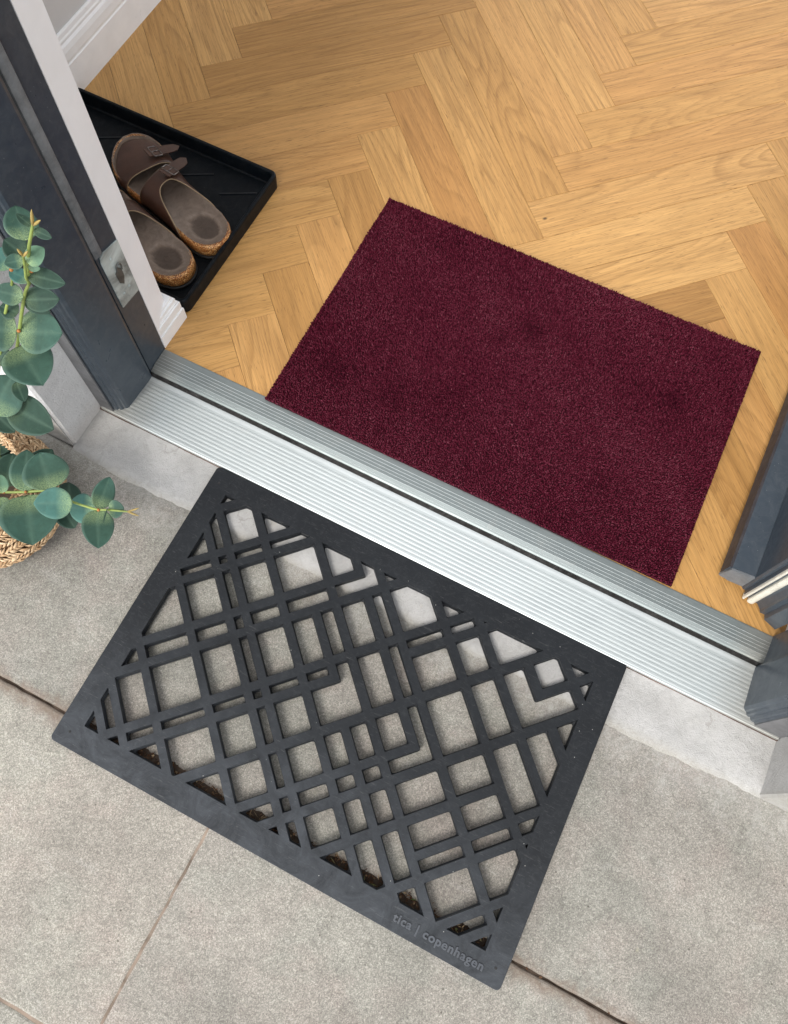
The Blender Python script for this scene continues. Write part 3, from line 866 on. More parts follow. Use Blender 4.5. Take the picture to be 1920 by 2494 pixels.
dr = thing('door', 'anthracite door leaf standing open into the hallway', 'door', (0.33, 0.46, 0))
bm = bmesh.new()
LP = [(0.2985, 0.4585), (0.3010, 0.4560), (0.3040, 0.4560), (0.3045, 0.4500), (0.3240, 0.4460), (0.3290, 0.4400), (0.3300, 0.4365), (0.3365, 0.4365), (0.3380, 0.4300), (0.3545, 0.4240), (0.3575, 0.4300), (0.3580, 1.33), (0.2985, 1.33)]
prism(bm, LP, 0.034, 2.045)
bm_obj('leaf', bm, FRAME, dr)
# moulded raised panels on the face that looks into the doorway
bm = bmesh.new()
for (y0, y1, z0, z1) in ((0.565, 1.225, 0.145, 0.86), (0.565, 1.225, 1.00, 1.92)):
    for k, (d, t) in enumerate(((0.0, 0.003), (0.012, 0.006), (0.020, 0.003))):
        pass
    for (a, b, c, d) in ((y0, y1, z0, z0 + 0.018), (y0, y1, z1 - 0.018, z1)):
        prism(bm, [(0.2983, c), (0.2935, c + 0.005), (0.2935, d - 0.006), (0.2983, d)], a, b, 'y')
    for (a, b) in ((y0, y0 + 0.018), (y1 - 0.018, y1)):
        prism(bm, [(0.2983, a), (0.2935, a + 0.005), (0.2935, b - 0.006), (0.2983, b)], z0 + 0.0181, z1 - 0.0181, 'z')
bm_obj('panel_moulding', bm, FRAME, dr)
bm = bmesh.new()
_f = prism(bm, [(0.2983, 0.0375), (0.2690, 0.0385), (0.2655, 0.0405), (0.2668, 0.0680), (0.2695, 0.0708), (0.2983, 0.0742)], 0.4605, 1.30, 'y')
for _q in (3, 4): _f[2 + _q - 1].material_index = 1
db = bm_obj('drip_bar', bm, FRAME, dr)
db.data.materials.append(mat_plain('anthracite_floor_reflection', (0.040, 0.036, 0.039), 0.55, 0.25, dust=0.35, mottling=0.2))  # reflection of oak and rug painted brown on the bar's front
bm = bmesh.new()
prism(bm, [(0.2983, 0.0365), (0.2790, 0.0350), (0.2735, 0.0375), (0.2695, 0.0372), (0.2650, 0.0400), (0.2655, 0.0425), (0.2700, 0.0690), (0.2983, 0.0735)], 0.4575, 0.4603, 'y')
bm_obj('end_cap', bm, CAP, db)
for (x0, x1, y) in ((0.3050, 0.3085, 0.4478), (0.3118, 0.3205, 0.4460)):
    bm = bmesh.new()
    n = 8
    P = [(x0, y + 0.006)] + [((x0 + x1) / 2 - (x1 - x0) / 2 * math.cos(math.pi * k / n), y - 0.0025 * math.sin(math.pi * k / n)) for k in range(n + 1)] + [(x1, y + 0.006)]
    prism(bm, P, 0.030, 2.03)
    bm_obj('weather_seal', bm, CREAM, dr, smooth=False)

# ------------------------------------------------------------------ rubber doormat with cut-out lattice
AU, AV = math.radians(44.35), math.radians(45.4)
DET = -math.cos(AU) * math.cos(AV) - math.sin(AU) * math.sin(AV)
def uv2xy(u, v):
    x = (u * -math.cos(AV) - v * math.sin(AU)) / DET
    y = (math.cos(AU) * v - math.sin(AV) * u) / DET
    return (x, y)
INQ = [(-0.3596, 0.2681), (-0.3562, -0.0688), (0.1799, -0.0708), (0.1760, 0.2706)]     # ccw
OUTQ = [(-0.3905, 0.2996), (-0.3850, -0.0994), (0.2101, -0.1008), (0.2071, 0.3023)]
BIG = 1.0
def rect_uv(r, f=1e-4):
    L = -BIG if r[0] is None else r[0] * f
    T = -BIG if r[1] is None else r[1] * f
    R = BIG if r[2] is None else r[2] * f
    B = BIG if r[3] is None else r[3] * f
    return L, T, R, B
def hole_poly(h):
    if len(h) == 1:
        L, T, R, B = rect_uv(h[0])
        P = [(L, T), (R, T), (R, B), (L, B)]
    else:
        a, b = rect_uv(h[0]), rect_uv(h[1])
        if b[0] > a[0] + 0.001 and a[2] > b[0]:            # column standing on a wide foot, at its right end
            P = [(b[0], b[1]), (a[2], b[1]), (a[2], a[3]), (a[0], a[3]), (a[0], a[1]), (b[0], a[1])]
        else:                                             # upright on the left, foot to the right
            P = [(a[0], a[1]), (a[2], a[1]), (a[2], b[1]), (b[2], b[1]), (b[2], b[3]), (a[0], b[3])]
    P = [uv2xy(*p) for p in P]
    for i in range(4):
        a, b = Vector(INQ[i]), Vector(INQ[(i + 1) % 4])
        n = Vector((-(b - a).y, (b - a).x)).normalized()
        P = clip_half(P, n.x, n.y, n.dot(a))
        if len(P) < 3: return None
    # drop duplicates
    Q = []
    for p in P:
        if not Q or (Vector(p) - Vector(Q[-1])).length > 4e-4: Q.append(p)
    if (Vector(Q[0]) - Vector(Q[-1])).length < 4e-4: Q.pop()
    area = sum(Q[i][0] * Q[(i + 1) % len(Q)][1] - Q[(i + 1) % len(Q)][0] * Q[i][1] for i in range(len(Q))) / 2
    if area < 0: Q = Q[::-1]
    return Q if abs(area) > 1e-6 else None
def offset_round(Q, ins, rad, seg):
    """inward offset of a ccw polygon with rounded corners; always len(Q)*(seg+1) points"""
    n = len(Q)
    P = []
    for i in range(n):
        p, a, b = Vector(Q[i]), Vector(Q[i - 1]), Vector(Q[(i + 1) % n])
        e0, e1 = (p - a).normalized(), (b - p).normalized()
        n0, n1 = Vector((-e0.y, e0.x)), Vector((-e1.y, e1.x))
        k = 1 + n0.dot(n1)
        P.append(p + (n0 + n1) * (ins / max(k, 0.3)))
    out = []
    for i in range(n):
        p, a, b = P[i], P[i - 1], P[(i + 1) % n]
        la, lb = (a - p).length, (b - p).length
        da, db = (a - p).normalized(), (b - p).normalized()
        ang = da.angle(db) if da.length and db.length else math.pi
        t = min(rad / max(math.tan(ang / 2), 0.25), la * 0.45, lb * 0.45)
        s, e = p + da * t, p + db * t
        for k in range(seg + 1):
            w = k / seg
            out.append((s * (1 - w) ** 2 + p * 2 * w * (1 - w) + e * w * w))
    return out
polys = [q for q in (hole_poly(h) for h in HOLES) if q]
def inradius(Q):
    c = sum((Vector(p) for p in Q), Vector((0, 0))) / len(Q)
    m = 1
    for i in range(len(Q)):
        a, b = Vector(Q[i]), Vector(Q[(i + 1) % len(Q)])
        e = (b - a).normalized()
        m = min(m, abs(e.x * (c - a).y - e.y * (c - a).x))
    return m
SEG = 4
MZ1, MZ0 = 0.0165, 0.0052
def mat_z(x, y, z):
    # the mat rides up a little on the sill and sags between; z given for the flat mat
    return z
LV = [  # (z, inset factor mm, radius)
    (MZ1, 0.0, 0.0003), (MZ1 - 0.0006, 0.0003, 0.0004), (0.0105, 0.0005, 0.0006), (0.0092, 0.0013, 0.0034), (MZ0, 0.0014, 0.0036)]
rings = []
for q in polys:
    ir = inradius(q)
    k = 1.0 if ir > 0.0045 else (0.45 if ir > 0.002 else 0.1)
    rings.append([offset_round(q, ins * k, rad * (k if rad > 0.001 else 1), SEG) for (_, ins, rad) in LV])
# corner dimples moulded in the border (small blind marks)
outer = [offset_round(OUTQ, ins, 0.007, 8) for ins in (0.0007, 0.0, 0.0, 0.0006, 0.0008)]
bm = bmesh.new()
allr = [outer] + rings
vr = []
for r in allr:
    vr.append([[bm.verts.new((p[0], p[1], z)) for p in lev] for lev, (z, _, _) in zip(r, LV)])
for ri, r in enumerate(vr):
    for a, b in zip(r, r[1:]):
        n = len(a)
        for i in range(n):
            f = (a[i], a[(i + 1) % n], b[(i + 1) % n], b[i])
            try: bm.faces.new(f if ri else f[::-1])
            except ValueError: pass
for li_, flip in ((0, False), (-1, True)):
    loops = [[Vector((v.co.x, v.co.y, 0)) for v in r[li_]] for r in vr]
    flat = [v for r in vr for v in r[li_]]
    for tri in tessellate_polygon(loops):
        try: bm.faces.new([flat[t] for t in tri])
        except ValueError: pass
bmesh.ops.recalc_face_normals(bm, faces=bm.faces[:])
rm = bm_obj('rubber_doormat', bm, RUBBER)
tag(rm, 'black rubber scraper mat with criss-cross lattice cut-outs lying on the paving', 'doormat')
# lettering
cu = bpy.data.curves.new('txt', 'FONT')
cu.body = "tica | copenhagen"
cu.size = 0.0132
cu.extrude = 0.0009
cu.bevel_depth = 0.00016
cu.bevel_resolution = 1
cu.offset = 0.00030
cu.space_character = 1.12
to = bpy.data.objects.new('txt', cu)
COL.objects.link(to)
bpy.context.view_layer.update()
dg = bpy.context.evaluated_depsgraph_get()
tm = bpy.data.meshes.new_from_object(to.evaluated_get(dg))
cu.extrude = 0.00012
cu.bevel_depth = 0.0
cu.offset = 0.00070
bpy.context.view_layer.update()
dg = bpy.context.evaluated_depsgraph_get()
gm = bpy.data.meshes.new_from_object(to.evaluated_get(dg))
bpy.data.objects.remove(to)
co = np.zeros(len(tm.vertices) * 3)
tm.vertices.foreach_get('co', co)
co = co.reshape(-1, 3)
wtxt = co[:, 0].max() - co[:, 0].min()
sx = 0.1125 / wtxt
for v in list(tm.vertices) + list(gm.vertices):
    v.co = Vector((0.0718 + (v.co.x - co[:, 0].min()) * sx, -0.0895 - 0.0010 * ((v.co.x) / 0.1) + v.co.y * 1.0, MZ1 + v.co.z))
finish('lettering', tm, mat_plain('raised_rubber', (0.060, 0.066, 0.076), 0.45, 0.35, dust=0.3, mottling=0.3), rm)
finish('lettering_shadow', gm, SEALBLACK, rm)  # flat black outline painting the embossing shadow round the letters
for (x, y) in ((-0.3762, 0.2784), (-0.3738, 0.0916), (-0.3677, -0.0819), (0.1969, -0.0809)):
    bm = bmesh.new()
    bmesh.ops.create_cone(bm, cap_ends=True, segments=12, radius1=0.0017, radius2=0.0013, depth=0.0006, matrix=Matrix.Translation((x, y, MZ1 + 0.0002)))
    bm_obj('moulding_mark', bm, SEALBLACK, rm)

# drift of soil over the joint under the mat
bm = bmesh.new()
g0 = []
for i in range(241):
    x = -0.38 + 0.59 * i / 240
    wv_ = 0.0072 + 0.0026 * math.sin(x * 43) + 0.0018 * math.sin(x * 131 + 1) + 0.0012 * math.sin(x * 307)
    row = []
    for j in range(7):
        t = -1 + j / 3
        row.append(bm.verts.new((x, -0.0655 + t * max(0.002, wv_), 0.0012 * (1 - t * t) - 0.0004 + rr.uniform(-0.0003, 0.0003))))
    g0.append(row)
for a, b in zip(g0, g0[1:]):
    for j in range(6): bm.faces.new((a[j], b[j], b[j + 1], a[j + 1]))
o = bm_obj('soil_drift', bm, SOIL)
o['kind'] = 'stuff'
# debris caught in the long joint under the mat
bm = bmesh.new()
ta = []
def addpoly(pts, t):
    vs = [bm.verts.new(p) for p in pts]
    bm.faces.new(vs)
    ta.extend([t] * len(vs))
rd = random.Random(5)
for k in range(700):
    x = rd.uniform(-0.40, 0.36)
    if rd.random() < 0.6: x = rd.choice((-0.335, -0.28, -0.24, -0.19, -0.10, -0.02, 0.03, 0.08, 0.12, 0.16)) + rd.gauss(0, 0.022)
    y = -0.0645 + rd.gauss(0, 0.0042)
    z = 0.0010 + rd.uniform(0, 0.0030)
    if x > 0.205 or x < -0.375:
        y = -0.0675 + rd.gauss(0, 0.0012); z = 0.0002 + rd.uniform(-0.0012, 0.0008)
    a = rd.uniform(0, math.pi)
    if (x > 0.2 or x < -0.37) and rd.random() < 0.93: continue
    l, w = (rd.uniform(0.003, 0.011), rd.uniform(0.00025, 0.0006)) if rd.random() < 0.75 else (rd.uniform(0.002, 0.004), rd.uniform(0.001, 0.002))
    d = Vector((math.cos(a), math.sin(a), rd.uniform(-0.15, 0.15)))
    s = Vector((-math.sin(a), math.cos(a), rd.uniform(-0.5, 0.5)))
    c = Vector((x, y, z))
    t = rd.random()
    A, B, C_, D = c - d * l / 2, c + s * w, c + d * l / 2, c - s * w
    up = Vector((0, 0, w * 0.8))
    addpoly((A, D, B + up * 0 + up), t)
    addpoly((D, C_, B + up), t)
    addpoly((A, B + up, C_), t)
o = bm_obj('joint_debris', bm, None)
a = o.data.attributes.new('tint', 'FLOAT', 'POINT')
a.data.foreach_set('value', ta)
o.data.materials.append(mat_tint('leaf_litter', [(0.0, (0.035, 0.018, 0.010)), (0.5, (0.085, 0.038, 0.018)), (0.8, (0.17, 0.10, 0.055)), (0.95, (0.30, 0.22, 0.13)), (1.0, (0.08, 0.14, 0.03))], 0.8, 0.2))
o['kind'] = 'stuff'

# ------------------------------------------------------------------ burgundy rug
rg = thing('rug', 'burgundy short-pile rug lying on the oak floor against the threshold', 'rug', (-0.083, 0.61, FLOOR))
ca, sa = math.cos(math.radians(0.62)), math.sin(math.radians(0.62))
RC = Vector((-0.0833, 0.6117))
RWD, RHT = 0.600, 0.3905
def rug_xy(u, v):
    return (RC.x + ca * u - sa * v, RC.y + sa * u + ca * v)
bm = bmesh.new()
prism(bm, [rug_xy(*p) for p in ((-RWD / 2, -RHT / 2), (RWD / 2, -RHT / 2), (RWD / 2, RHT / 2), (-RWD / 2, RHT / 2))], FLOOR + 0.0002, FLOOR + 0.0044)
bm_obj('backing', bm, mat_plain('rug_backing', (0.03, 0.006, 0.010), 0.9, 0.1), rg)
pit = 0.00185
nu, nv = int(RWD / pit), int(RHT / pit)
U, Vv = np.meshgrid((np.arange(nu) + 0.5) * pit - RWD / 2, (np.arange(nv) + 0.5) * pit - RHT / 2)
U = (U + RNG.uniform(-0.0009, 0.0009, U.shape)).ravel()
Vv = (Vv + RNG.uniform(-0.0009, 0.0009, Vv.shape)).ravel()
n = U.size
X = RC.x + ca * U - sa * Vv
Y = RC.y + sa * U + ca * Vv
# slow field of pile direction, as left by a hand or a vacuum
fld = 0.5 * np.sin(X * 17 + 3 * np.sin(Y * 11)) + 0.5 * np.sin(Y * 23 + 2.2 * np.sin(X * 9 + 1)) + 0.35 * np.sin((X + Y) * 47 + 2 * np.sin(X * 31))
spots = np.zeros(n)
SMUDGES = ((-0.094, 0.688, 0.020, 1.0), (-0.130, 0.653, 0.014, .6), (-0.317, 0.497, 0.03, .7), (-0.22, 0.505, 0.03, .55), (-0.148, 0.513, 0.035, .45), (0.128, 0.678, 0.016, .6), (0.095, 0.50, .03, .4), (-0.146, 0.547, .02, .35), (-0.26, 0.76, .03, .4), (0.19, 0.56, .02, .4))
for (sx_, sy_, r_, a_) in SMUDGES:
    spots += a_ * np.exp(-((X - sx_) ** 2 + (Y - sy_) ** 2) / r_ ** 2)
hgt = 0.0046 + RNG.uniform(-0.0014, 0.0012, n) - 0.0009 * np.clip(spots, 0, 1)
la = RNG.uniform(0, 2 * np.pi, n)
lm = RNG.uniform(0.2, 1.3, n) * 0.0012
edge_d = np.minimum(RWD / 2 - np.abs(U), RHT / 2 - np.abs(Vv))
lm *= np.clip(edge_d / 0.004, 0.5, 1)
lx = np.cos(la) * lm + 0.0007 * fld
ly = np.sin(la) * lm - 0.0005 - 0.0005 * fld
tint = np.clip(RNG.normal(0.44, 0.17, n) + 0.09 * fld - 0.26 * np.clip(spots, 0, 1), 0, 0.98)
tint[RNG.random(n) < 0.0006] = 1.0
z0 = FLOOR + 0.0038
ang0 = RNG.uniform(0, 2 * np.pi, n)
rad = RNG.uniform(0.00088, 0.00120, n)
verts = np.zeros((n, 9, 3), dtype=np.float32)
for k in range(4):
    a_ = ang0 + k * np.pi / 2
    verts[:, k, 0] = X + np.cos(a_) * rad * 0.9; verts[:, k, 1] = Y + np.sin(a_) * rad * 0.9; verts[:, k, 2] = z0
    verts[:, 4 + k, 0] = X + lx * 0.65 + np.cos(a_) * rad; verts[:, 4 + k, 1] = Y + ly * 0.65 + np.sin(a_) * rad * 0.8; verts[:, 4 + k, 2] = z0 + hgt * 0.68
verts[:, 8, 0] = X + lx; verts[:, 8, 1] = Y + ly; verts[:, 8, 2] = z0 + hgt
q = []
for k in range(4):
    j = (k + 1) % 4
    q.append((k, j, 4 + j)); q.append((k, 4 + j, 4 + k)); q.append((4 + k, 4 + j, 8))
q = np.array(q, dtype=np.int32)
faces = (q[None, :, :] + (np.arange(n, dtype=np.int32) * 9)[:, None, None]).reshape(-1, 3)
me = bpy.data.meshes.new('pile')
me.vertices.add(n * 9)
me.vertices.foreach_set('co', verts.ravel())
me.loops.add(faces.size)
me.loops.foreach_set('vertex_index', faces.ravel())
me.polygons.add(len(faces))
me.polygons.foreach_set('loop_start', np.arange(0, faces.size, 3, dtype=np.int32))
me.polygons.foreach_set('loop_total', np.full(len(faces), 3, dtype=np.int32))
me.update(calc_edges=True)
me.validate()
finish('pile', me, PILE, rg, attrs={'tint': np.repeat(tint, 9)})

# ------------------------------------------------------------------ boot tray
tr = thing('boot_tray', 'black plastic boot tray with low rim holding a pair of sandals', 'tray', (-0.735, 0.617, FLOOR))
def rrect(x0, x1, y0, y1, r, seg=5):
    out = []
    for (cx_, cy_, a0) in ((x1 - r, y0 + r, -90), (x1 - r, y1 - r, 0), (x0 + r, y1 - r, 90), (x0 + r, y0 + r, 180)):
        for k in range(seg + 1):
            a_ = math.radians(a0 + 90 * k / seg)
            out.append((cx_ + r * math.cos(a_), cy_ + r * math.sin(a_)))
    return out
TX0, TX1, TY0, TY1 = -0.918, -0.5500, 0.4830, 0.7500
lv = [(0.0000, FLOOR + 0.0003, 0.010), (-0.0006, FLOOR + 0.0225, 0.010), (0.0, FLOOR + 0.0255, 0.010), (0.0012, FLOOR + 0.0268, 0.0095), (0.0040, FLOOR + 0.0268, 0.0075), (0.0052, FLOOR + 0.0255, 0.0065), (0.0066, FLOOR + 0.0040, 0.006), (0.0090, FLOOR + 0.0026, 0.005)]
bm = bmesh.new()
rows = []
for ins, z, r in lv:
    rows.append([bm.verts.new((x, y, z)) for x, y in rrect(TX0 + ins, TX1 - ins, TY0 + ins, TY1 - ins, r)])
for a, b in zip(rows, rows[1:]):
    for i in range(len(a)):
        bm.faces.new((a[i], a[(i + 1) % len(a)], b[(i + 1) % len(a)], b[i]))
bm.faces.new(rows[-1])
bm.faces.new(rows[0][::-1])
bm_obj('basin', bm, TRAYM, tr)
RIBM = mat_plain('tray_rib_plastic', (0.004, 0.006, 0.009), 0.35, 0.35, dust=0.3)
def bar(a, b, w, h):
    a, b = Vector(a), Vector(b)
    d = (b - a).normalized(); s = Vector((-d.y, d.x)) * w / 2
    prism(bm, [a + s, a - s, b - s, b + s], FLOOR + 0.0027, FLOOR + 0.0027 + h)
for k in range(5):
    for j in range(3):
        cx_, cy_ = TX1 - 0.045 - 0.078 * k, TY1 - 0.045 - 0.088 * j
        bm = bmesh.new()
        bar((cx_ - 0.026, cy_ - 0.016), (cx_ + 0.024, cy_ + 0.012), 0.0024, 0.0014)
        bm_obj('grip_rib', bm, RIBM, tr)

# ------------------------------------------------------------------ sandals
SUEDE = NT('worn_brown_suede')
_t = SUEDE.attr('tint')
_c = SUEDE.ramp(_t, [(0.0, (0.065, 0.048, 0.038)), (0.5, (0.170, 0.127, 0.098)), (1.0, (0.29, 0.23, 0.185))])
_n = SUEDE.noise(SUEDE.obj(), 70, 6, 0.7, 1.0)
_c = SUEDE.mix(0.75, _c, SUEDE.ramp(_n, [(0.25, 0.55), (0.5, 1.0), (0.75, 1.35)]), 'MULTIPLY')
SUEDE.bump(SUEDE.noise(SUEDE.obj(), 900, 4, 0.7), 0.3, 0.0005)
SUEDE = SUEDE.set(color=_c, rough=0.85, spec=0.2)
CORK = NT('varnished_cork')
_v = CORK.obj()
_c = CORK.ramp(CORK.vor(_v, 800, 'F1', 'Color'), [(0.2, (0.12, 0.036, 0.008)), (0.45, (0.34, 0.115, 0.024)), (0.60, (0.46, 0.18, 0.042)), (0.80, (0.72, 0.42, 0.17))])
CORK.bump(CORK.noise(_v, 420, 4, 0.8, 1.0), 0.6, 0.0012)
CORK = CORK.set(color=_c, rough=0.38, spec=0.5)
LEATHER = mat_plain('dark_brown_leather', (0.058, 0.026, 0.016), 0.40, 0.35, mottling=0.4, bump=0.25, bscale=700)
EDGE = mat_plain('tan_leather_edge', (0.27, 0.19, 0.11), 0.6, 0.3, mottling=0.4)
METAL = mat_plain('nickel_buckle', (0.16, 0.14, 0.13), 0.28, 0.5, metal=0.95, mottling=0.1)
OUTS = mat_plain('black_outsole', (0.02, 0.018, 0.016), 0.6, 0.4)

KT = [0.0, 0.012, 0.04, 0.09, 0.16, 0.25, 0.35, 0.46, 0.58, 0.68, 0.77, 0.85, 0.92, 0.965, 0.99, 1.0]
KW = [0.0, 0.013, 0.0222, 0.0288, 0.0320, 0.0320, 0.0308, 0.0312, 0.0345, 0.0392, 0.0420, 0.0408, 0.0350, 0.0250, 0.0140, 0.0]
KC = [0.0, 0.0, 0.0, 0.0, 0.0, -0.0005, -0.002, -0.0035, -0.003, -0.001, 0.0015, 0.0035, 0.0060, 0.0080, 0.0088, 0.009]
SLEN = 0.250
def half(t): return float(np.interp(t, KT, KW))
def mid(t): return float(np.interp(t, KT, KC))
def make_sandal(label, heel, deg, mirror):
    th_ = math.radians(deg)
    A, Bv = Vector((math.cos(th_), math.sin(th_), 0)), Vector((-math.sin(th_), math.cos(th_), 0)) * mirror
    Z0 = FLOOR + 0.0042
    H0 = Vector((heel[0], heel[1], Z0))
    t_ = thing('sandal', label, 'sandal', (heel[0] - 0.12, heel[1] + 0.04, Z0), 'pair of brown sandals in the boot tray')
    def W(x, y, z): return H0 + A * x + Bv * y + Vector((0, 0, z))
    def sole_h(t): return 0.0255 - 0.004 * min(1, t / 0.6) + (0.006 * max(0, (t - 0.85) / 0.15) ** 2)
    NT_, NS = 46, 20
    ts = [0.5 - 0.5 * math.cos(math.pi * i / NT_) for i in range(NT_ + 1)]
    V, F, tint_ = [], [], []
    for i, t in enumerate(ts):
        for j in range(NS + 1):
            s = -1 + 2 * j / NS
            w = half(t) if 0 < i < NT_ else 0.0006
            ed = max(abs(s), abs((t - 0.5) * 2) ** 3)
            z = sole_h(t) + 0.0042 * ed ** 7 - 0.0010
            # heel cup with a pressed oval, arch swell and toe bar
            d = math.hypot((t * SLEN - 0.040) / 0.0245, (s * w) / 0.0185)
            cup = 1 / (1 + math.exp((d - 1) * 26))
            z -= 0.0030 * cup
            z += 0.0028 * math.exp(-((t - 0.42) / 0.10) ** 2) * max(0, s * 1.0) ** 2
            z += 0.0012 * math.exp(-((t - 0.74) / 0.03) ** 2) * (1 - s * s)
            ball = math.exp(-((t - 0.62) / 0.16) ** 2 - (s * 0.9) ** 2)
            ti = 0.52 - 0.42 * cup + 0.35 * math.exp(-((t - 0.35) / 0.14) ** 2) * (0.35 + 0.65 * max(0, -s)) - 0.22 * ball + 0.45 * math.exp(-((d - 1.12) / 0.10) ** 2) * 0.5
            if ed > 0.93: ti += 0.25
            V.append(W(t * SLEN, mid(t) + s * w, z)); tint_.append(min(1, max(0, ti)))
    for i in range(NT_):
        for j in range(NS):
            a = i * (NS + 1) + j
            F.append((a, a + 1, a + NS + 2, a + NS + 1) if mirror > 0 else (a + NS + 1, a + NS + 2, a + 1, a))
    mesh_obj('footbed', V, F, SUEDE, t_, True, {'tint': tint_})
    def ring(off, z, k=0):
        pts = []
        for t in ts[:-1]:
            pts.append((t * SLEN, mid(t) + half(t), t))
        for t in ts[:0:-1]:
            pts.append((t * SLEN, mid(t) - half(t), t))
        out = []
        n_ = len(pts)
        for i, (x, y, t) in enumerate(pts):
            xa, ya, _ = pts[i - 1]; xb, yb, _ = pts[(i + 1) % n_]
            dx, dy = xb - xa, yb - ya
            l_ = math.hypot(dx, dy) or 1
            nx, ny = dy / l_, -dx / l_
            zz = z if z < 0.012 else sole_h(t) + (z - 0.0245)
            out.append(W(x - nx * -off * -1, y - ny * off, zz) if False else W(x - nx * off, y - ny * off, zz))
        return out
    def wall_(name, levels, mat):
        V, F = [], []
        rs = [ring(o_, z_) for o_, z_ in levels]
        n_ = len(rs[0])
        for r_ in rs: V += r_
        for a in range(len(rs) - 1):
            for i in range(n_):
                F.append((a * n_ + i, a * n_ + (i + 1) % n_, (a + 1) * n_ + (i + 1) % n_, (a + 1) * n_ + i))
        F.append(tuple(range(n_)))
        F.append(tuple((len(rs) - 1) * n_ + i for i in range(n_))[::-1])
        bm = bmesh.new()
        vs = [bm.verts.new(v) for v in V]
        for f in F: bm.faces.new([vs[i] for i in f])
        bmesh.ops.recalc_face_normals(bm, faces=bm.faces[:])
        return bm_obj(name, bm, mat, t_, True)
    wall_('cork_midsole', [(0.0010, 0.0040), (0.0026, 0.0090), (0.0024, 0.0200), (0.0006, 0.0268), (-0.0018, 0.0262), (-0.0040, 0.0140)], CORK)
    wall_('outsole', [(0.0012, -0.0010), (0.0034, -0.0008), (0.0036, 0.0035), (0.0012, 0.0040)], OUTS)
    # straps: arches over the footbed between two boundary curves
    def strap(name, t0f, t1f, hgt_f, open0=0.0):
        NP, NQ = 30, 12
        V, F = [], []
        for i in range(NP + 1):
            ph = math.pi * i / NP
            c, s = math.cos(ph), math.sin(ph)
            for j in range(NQ + 1):
                tt = t0f(c) + (t1f(c) - t0f(c)) * j / NQ
                wv = half(min(0.97, tt)) + 0.0030
                z = 0.012 + hgt_f(tt) * (s ** 0.75)
                x = tt * SLEN + 0.0015 * math.sin(ph * 3 + tt * 9) * s
                V.append(W(x, mid(tt) + c * wv * (1 - 0.04 * s), z))
        for i in range(NP):
            for j in range(NQ):
                a = i * (NQ + 1) + j
                F.append((a, a + 1, a + NQ + 2, a + NQ + 1))
        o = mesh_obj(name, V, F, LEATHER, t_, True)
        md = o.modifiers.new('thick', 'SOLIDIFY'); md.thickness = 0.0016; md.offset = 0
        for jj in (0, NQ):
            line = [V[i * (NQ + 1) + jj] for i in range(NP + 1)]
            tv, tf = tube(line, 0.00085, 6)
            mesh_obj('edge_trim', tv, tf, EDGE, o, True)
        return o
    hg = lambda t: 0.0375 - 0.021 * max(0, (t - 0.48)) / 0.5
    s1 = strap('front_strap', lambda c: 0.665 - 0.035 * c, lambda c: 0.955 - 0.17 * abs(c) ** 3, hg)
    s2 = strap('back_strap', lambda c: 0.485 - 0.26 * abs(c) ** 3.2, lambda c: 0.598 + 0.022 * c, hg)
    # tongues, buckles
    for k, (tc, so) in enumerate(((0.73, s1), (0.535, s2))):
        c0 = 0.50
        ph = math.acos(c0)
        wv = half(tc) + 0.0035
        zt = 0.0145 + hg(tc) * math.sin(ph) ** 0.75
        c = W(tc * SLEN, -(mid(tc) + c0 * wv) * 1.0, zt) if False else W(tc * SLEN, mid(tc) + c0 * wv, zt)
        side = Bv
        slope = Vector((0, 0, -0.42))
        out_ = (side + slope).normalized()
        al = A
        nrm = al.cross(out_).normalized()
        if nrm.z < 0: nrm = -nrm
        tilt = (-0.35 if k else 0.05)
        al2 = (al + out_ * tilt).normalized(); out2 = (out_ - al * tilt).normalized()
        wd = 0.0088
        P = []
        for (u, v) in ((-0.022, -wd), (0.016, -wd), (0.027, -wd * 0.75), (0.036, wd * 0.2), (0.029, wd * 0.9), (0.016, wd), (-0.022, wd)):
            P.append(c + out2 * (u + 0.006) + al2 * v + nrm * (0.0028 + 0.0010 * (u > 0.01)))
        bm = bmesh.new()
        a_ = [bm.verts.new(p) for p in P]; b_ = [bm.verts.new(p + nrm * 0.0015) for p in P]
        bm.faces.new(a_[::-1]); bm.faces.new(b_)
        for i in range(len(P)): bm.faces.new((a_[i], a_[(i + 1) % len(P)], b_[(i + 1) % len(P)], b_[i]))
        bmesh.ops.recalc_face_normals(bm, faces=bm.faces[:])
        bm_obj('strap_tongue', bm, LEATHER, so)
        ctr = c + out2 * -0.002 + nrm * 0.0045
        fr_ = [ctr + out2 * u + al2 * v for (u, v) in ((-0.0055, -0.0108), (0.0055, -0.0108), (0.0068, -0.009), (0.0068, 0.009), (0.0055, 0.0108), (-0.0055, 0.0108), (-0.0068, 0.009), (-0.0068, -0.009))]
        tv, tf = tube(fr_, 0.0011, 6, closed=True)
        bk = mesh_obj('buckle', tv, tf, METAL, so, True)
        tv, tf = tube([ctr + out2 * -0.007, ctr + out2 * 0.0075 + nrm * 0.0010], 0.0009, 6)
        mesh_obj('buckle_pin', tv, tf, METAL, bk, True)
    # ring pressed in the heel cup
    cc = W(0.040, mid(0.16), sole_h(0.16) - 0.0038)
    tv, tf = tube([cc + A * 0.0042 * math.cos(q_) + Bv * 0.0042 * math.sin(q_) for q_ in [2 * math.pi * i / 20 for i in range(20)]], 0.00035, 5, closed=True)
    mesh_obj('heel_stamp', tv, tf, SUEDE, t_, True, {'tint': [0.25] * len(tv)})
    return t_
make_sandal('brown two-strap cork sandal lying whole in view in the tray', (-0.5565, 0.5965), 159.5, -1)
make_sandal('brown cork sandal nearest the doorway, its straps hidden by the white wall edge', (-0.5745, 0.5290), 167.0, 1)

